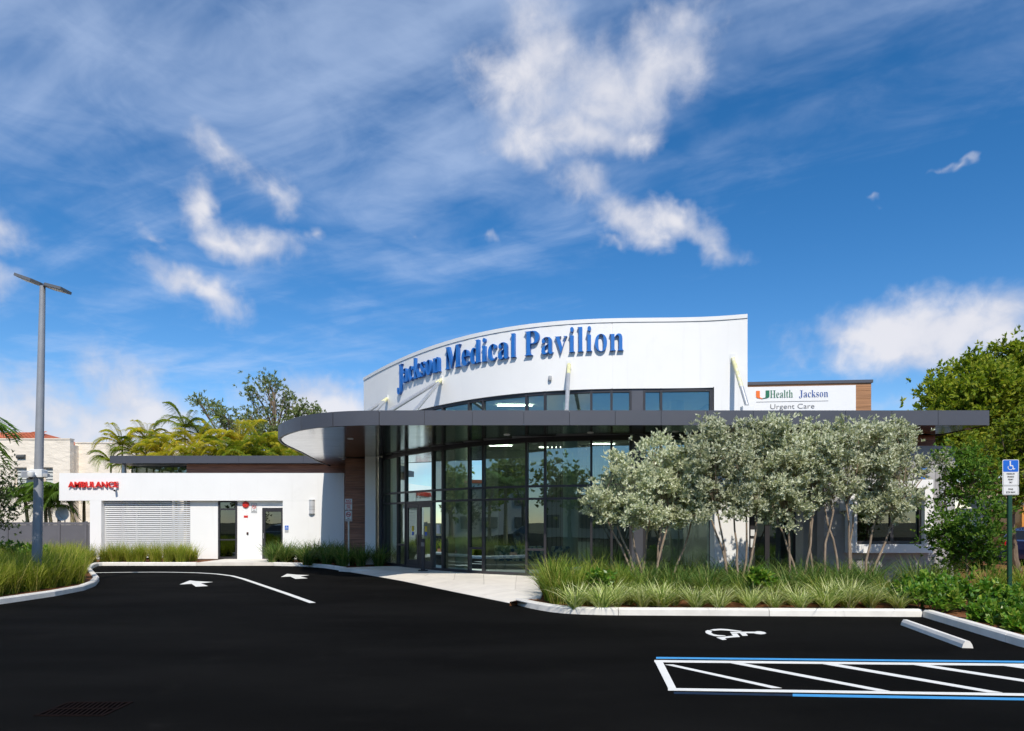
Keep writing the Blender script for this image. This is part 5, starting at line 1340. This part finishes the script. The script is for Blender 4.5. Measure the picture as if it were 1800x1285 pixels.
# ---------------------------------------------------------------- vehicles
def wheel(parent, c, r=.35, w=.24):
    wh = put('wheel', None, parent, c)
    MB().lathe([(r*.62,-w/2),(r*.95,-w/2),(r,-w*.3),(r,w*.3),(r*.95,w/2),(r*.62,w/2)], c, 24, 'y').build('tyre', M['tyre'], wh, True)
    MB().lathe([(.04,-w*.46),(r*.2,-w*.44),(r*.62,-w*.36),(r*.62,w*.36),(r*.2,w*.44),(.04,w*.46)], c, 20, 'y').build('rim', M['rim'], wh)
def car(loc, rot, label, paint_m, L=4.7, Wd=1.86, Hh=1.70):
    """body lofted along x: a side outline narrowed towards the roof"""
    t = put('parked_car', None, None, (0,0,0)); tag(t, label, 'car')
    S = [(-2.32,.55),(-2.35,.80),(-2.28,1.02),(-1.2,1.14),(-.55,1.60),(.2,1.70),(1.4,1.66),(1.95,1.52),(2.28,1.08),(2.33,.75),(2.28,.38),(1.95,.30),(1.80,.55),(1.55,.70),(1.25,.70),(1.0,.55),(.88,.28),(-.95,.28),(-1.08,.55),(-1.3,.70),(-1.6,.70),(-1.85,.55),(-1.98,.30),(-2.25,.36)]
    def hw(z): return .93 if z < 1.0 else .93-(z-1.0)*.36
    n = len(S); vs = [(x,-hw(z),z) for x,z in S]+[(x,hw(z),z) for x,z in S]
    b = MB(); b.add(vs, [tuple(range(n)), tuple(range(2*n-1,n-1,-1))]+[(i,(i+1)%n,n+(i+1)%n,n+i) for i in range(n)])
    me = b.mesh('body', paint_m); bm = bmesh.new(); bm.from_mesh(me); bmesh.ops.triangulate(bm, faces=[f for f in bm.faces if len(f.verts) > 4])
    bm.to_mesh(me); bm.free(); put('body', me, t)
    for s in (-1,1):
        for poly in ([(-1.0,1.16),(-.5,1.54),(.30,1.60),(.30,1.12)],[(.37,1.12),(.37,1.60),(1.30,1.57),(1.35,1.14)],[(1.42,1.14),(1.38,1.56),(1.80,1.46),(1.98,1.18)]):
            MB().add([(x,s*(hw(z)+.006),z) for x,z in poly],[(0,1,2,3)]).build('side_window', M['glass_dark'], t)
            MB().add([(x,s*(hw(z)+.003),z) for x,z in poly],[(0,1,2,3)]).build('window_liner', M['black'], t)
        MB().bbox((-2.34,s*.62-.2,.80),(-2.15,s*.62+.2,.97),.02).build('headlight', M['lens'], t)
        MB().bbox((2.18,s*.70-.16,.85),(2.34,s*.70+.16,1.12),.02).build('tail_light', M['tail'], t)
        MB().bbox((-.95,s*1.02-.1,1.06),(-.75,s*1.02+.1,1.22),.03).build('wing_mirror', paint_m, t)
        for x in (-1.45,1.40): wheel(t, (x,s*.80,.35))
    MB().add([(-1.13,-.80,1.19),(-1.13,.80,1.19),(-.60,.66,1.575),(-.60,-.66,1.575)],[(0,1,2,3)]).build('windscreen', M['black'], t)
    MB().add([(2.24,-.80,1.14),(2.24,.80,1.14),(1.99,.70,1.49),(1.99,-.70,1.49)],[(0,1,2,3)]).build('rear_window', M['black'], t)
    MB().box((-2.36,-.6,.42),(-2.30,.6,.66)).build('grille', M['black'], t)
    t.location = loc; t.rotation_euler = (0,0,rot); return t
car((-17.3,11.5,ASPH), R(-62.7), 'dark sport utility car left of the frame, mirrored in the glass front', M['carpaint'])
car((X(1795,27)+2.3,27.3,ASPH), R(180), 'blue parked car with red tail light cut by the right edge', M['carblue'])
# orange van
dV = 31.5; x0 = X(1768,dV); t = thing('orange_van', (x0+2.5,dV,ASPH), 'orange van parked behind the sign post at the right edge', 'van')
S = [(0,.55),(0,2.35),(.12,2.6),(4.2,2.6),(4.5,2.4),(5.0,1.6),(5.9,1.35),(6.0,.55)]
MB().add([(x0+x,dV-1,z+ASPH) for x,z in S]+[(x0+x,dV+1,z+ASPH) for x,z in S],[tuple(range(8)),tuple(range(15,7,-1))]+[(i,(i+1)%8,8+(i+1)%8,8+i) for i in range(8)]).build('body', M['van_orange'], t)
for i in range(4): MB().box((x0+.35+i*1.0,dV-1.012,1.45+ASPH),(x0+1.2+i*1.0,dV-1.004,2.05+ASPH)).build('side_window', M['glass_dark'], t); MB().box((x0+.33+i*1.0,dV-1.003,1.43+ASPH),(x0+1.22+i*1.0,dV-1.001,2.07+ASPH)).build('window_liner', M['black'], t)
for x in (1.1,4.9):
    for s in (-.88,.88): wheel(t, (x0+x,dV+s,ASPH+.4), .40)
MB().box((x0-.03,dV-1.01,.42+ASPH),(x0+5.9,dV-1.002,.62+ASPH)).build('bumper_strip', M['black'], t)

# ---------------------------------------------------------------- across the street, behind the camera: what the glass mirrors
ob = thing('street_building', (-8,-34,0), 'long pale low building across the street, mirrored in the glass', 'building')
MB().box((-30,-38,-.1),(10,-34,4.6)).build('wall', M['cream_trim'], ob); MB().box((-30.2,-38.2,4.6),(10.2,-33.8,4.95)).build('parapet', M['roof_tile'], ob)
for i in range(9): MB().box((-28+i*4.2,-33.99,1.0),(-26.4+i*4.2,-33.95,2.6)).build('window', M['interior_dark'], ob)
for i, (x, y_, h, w_) in enumerate(((-34,3,8,4),(-42,-8,10,5),(-30,-17,9,4.5),(-18,-27,9,5),(-6,-29,8,4.5),(5,-28,9,5),(16,-27,9,5),(26,-22,8,4.5),(-52,8,10,5.5),(-46,20,9,5),(-38,12,7,4.5),(-47,0,9,5),(-36,-6,8,4.5),(-24,-23,8,5),(-48,30,9,5),(-40,26,7,4),(11,-30,8,5),(-12,-31,8,5))):
    tree('street_tree', 'green street tree standing outside the view, mirrored in the glass front', 'tree', (x,y_,-.1), (0,0,h*.4),
         [((x+rng.uniform(-.5,.5)*w_,y_+rng.uniform(-.4,.4)*w_,h*rng.uniform(.5,.85)),(w_*.45,w_*.45,h*.22),1) for _ in range(6)], 3200, .42, M['green'], M['bark'], .25, 'street trees mirrored in the glass', 40, .1, .7, None, .6)

ob = thing('added_horizon_block', (-60,0,0), 'added white two storey building left of the frame, blocking bright horizon in the glass', 'building')  # unseen building, added to block the bright horizon mirrored in the panes
MB().box((-66,-24,-.1),(-60,34,6.4)).build('wall', M['cream_trim'], ob); MB().box((-66.2,-24.2,6.4),(-59.8,34.2,6.8)).build('parapet', M['roof_tile'], ob)
for i in range(12):
    for z in (.9,3.9): MB().box((-59.99,-21+i*4.5,z),(-59.94,-19+i*4.5,z+1.5)).build('window', M['interior_dark'], ob)
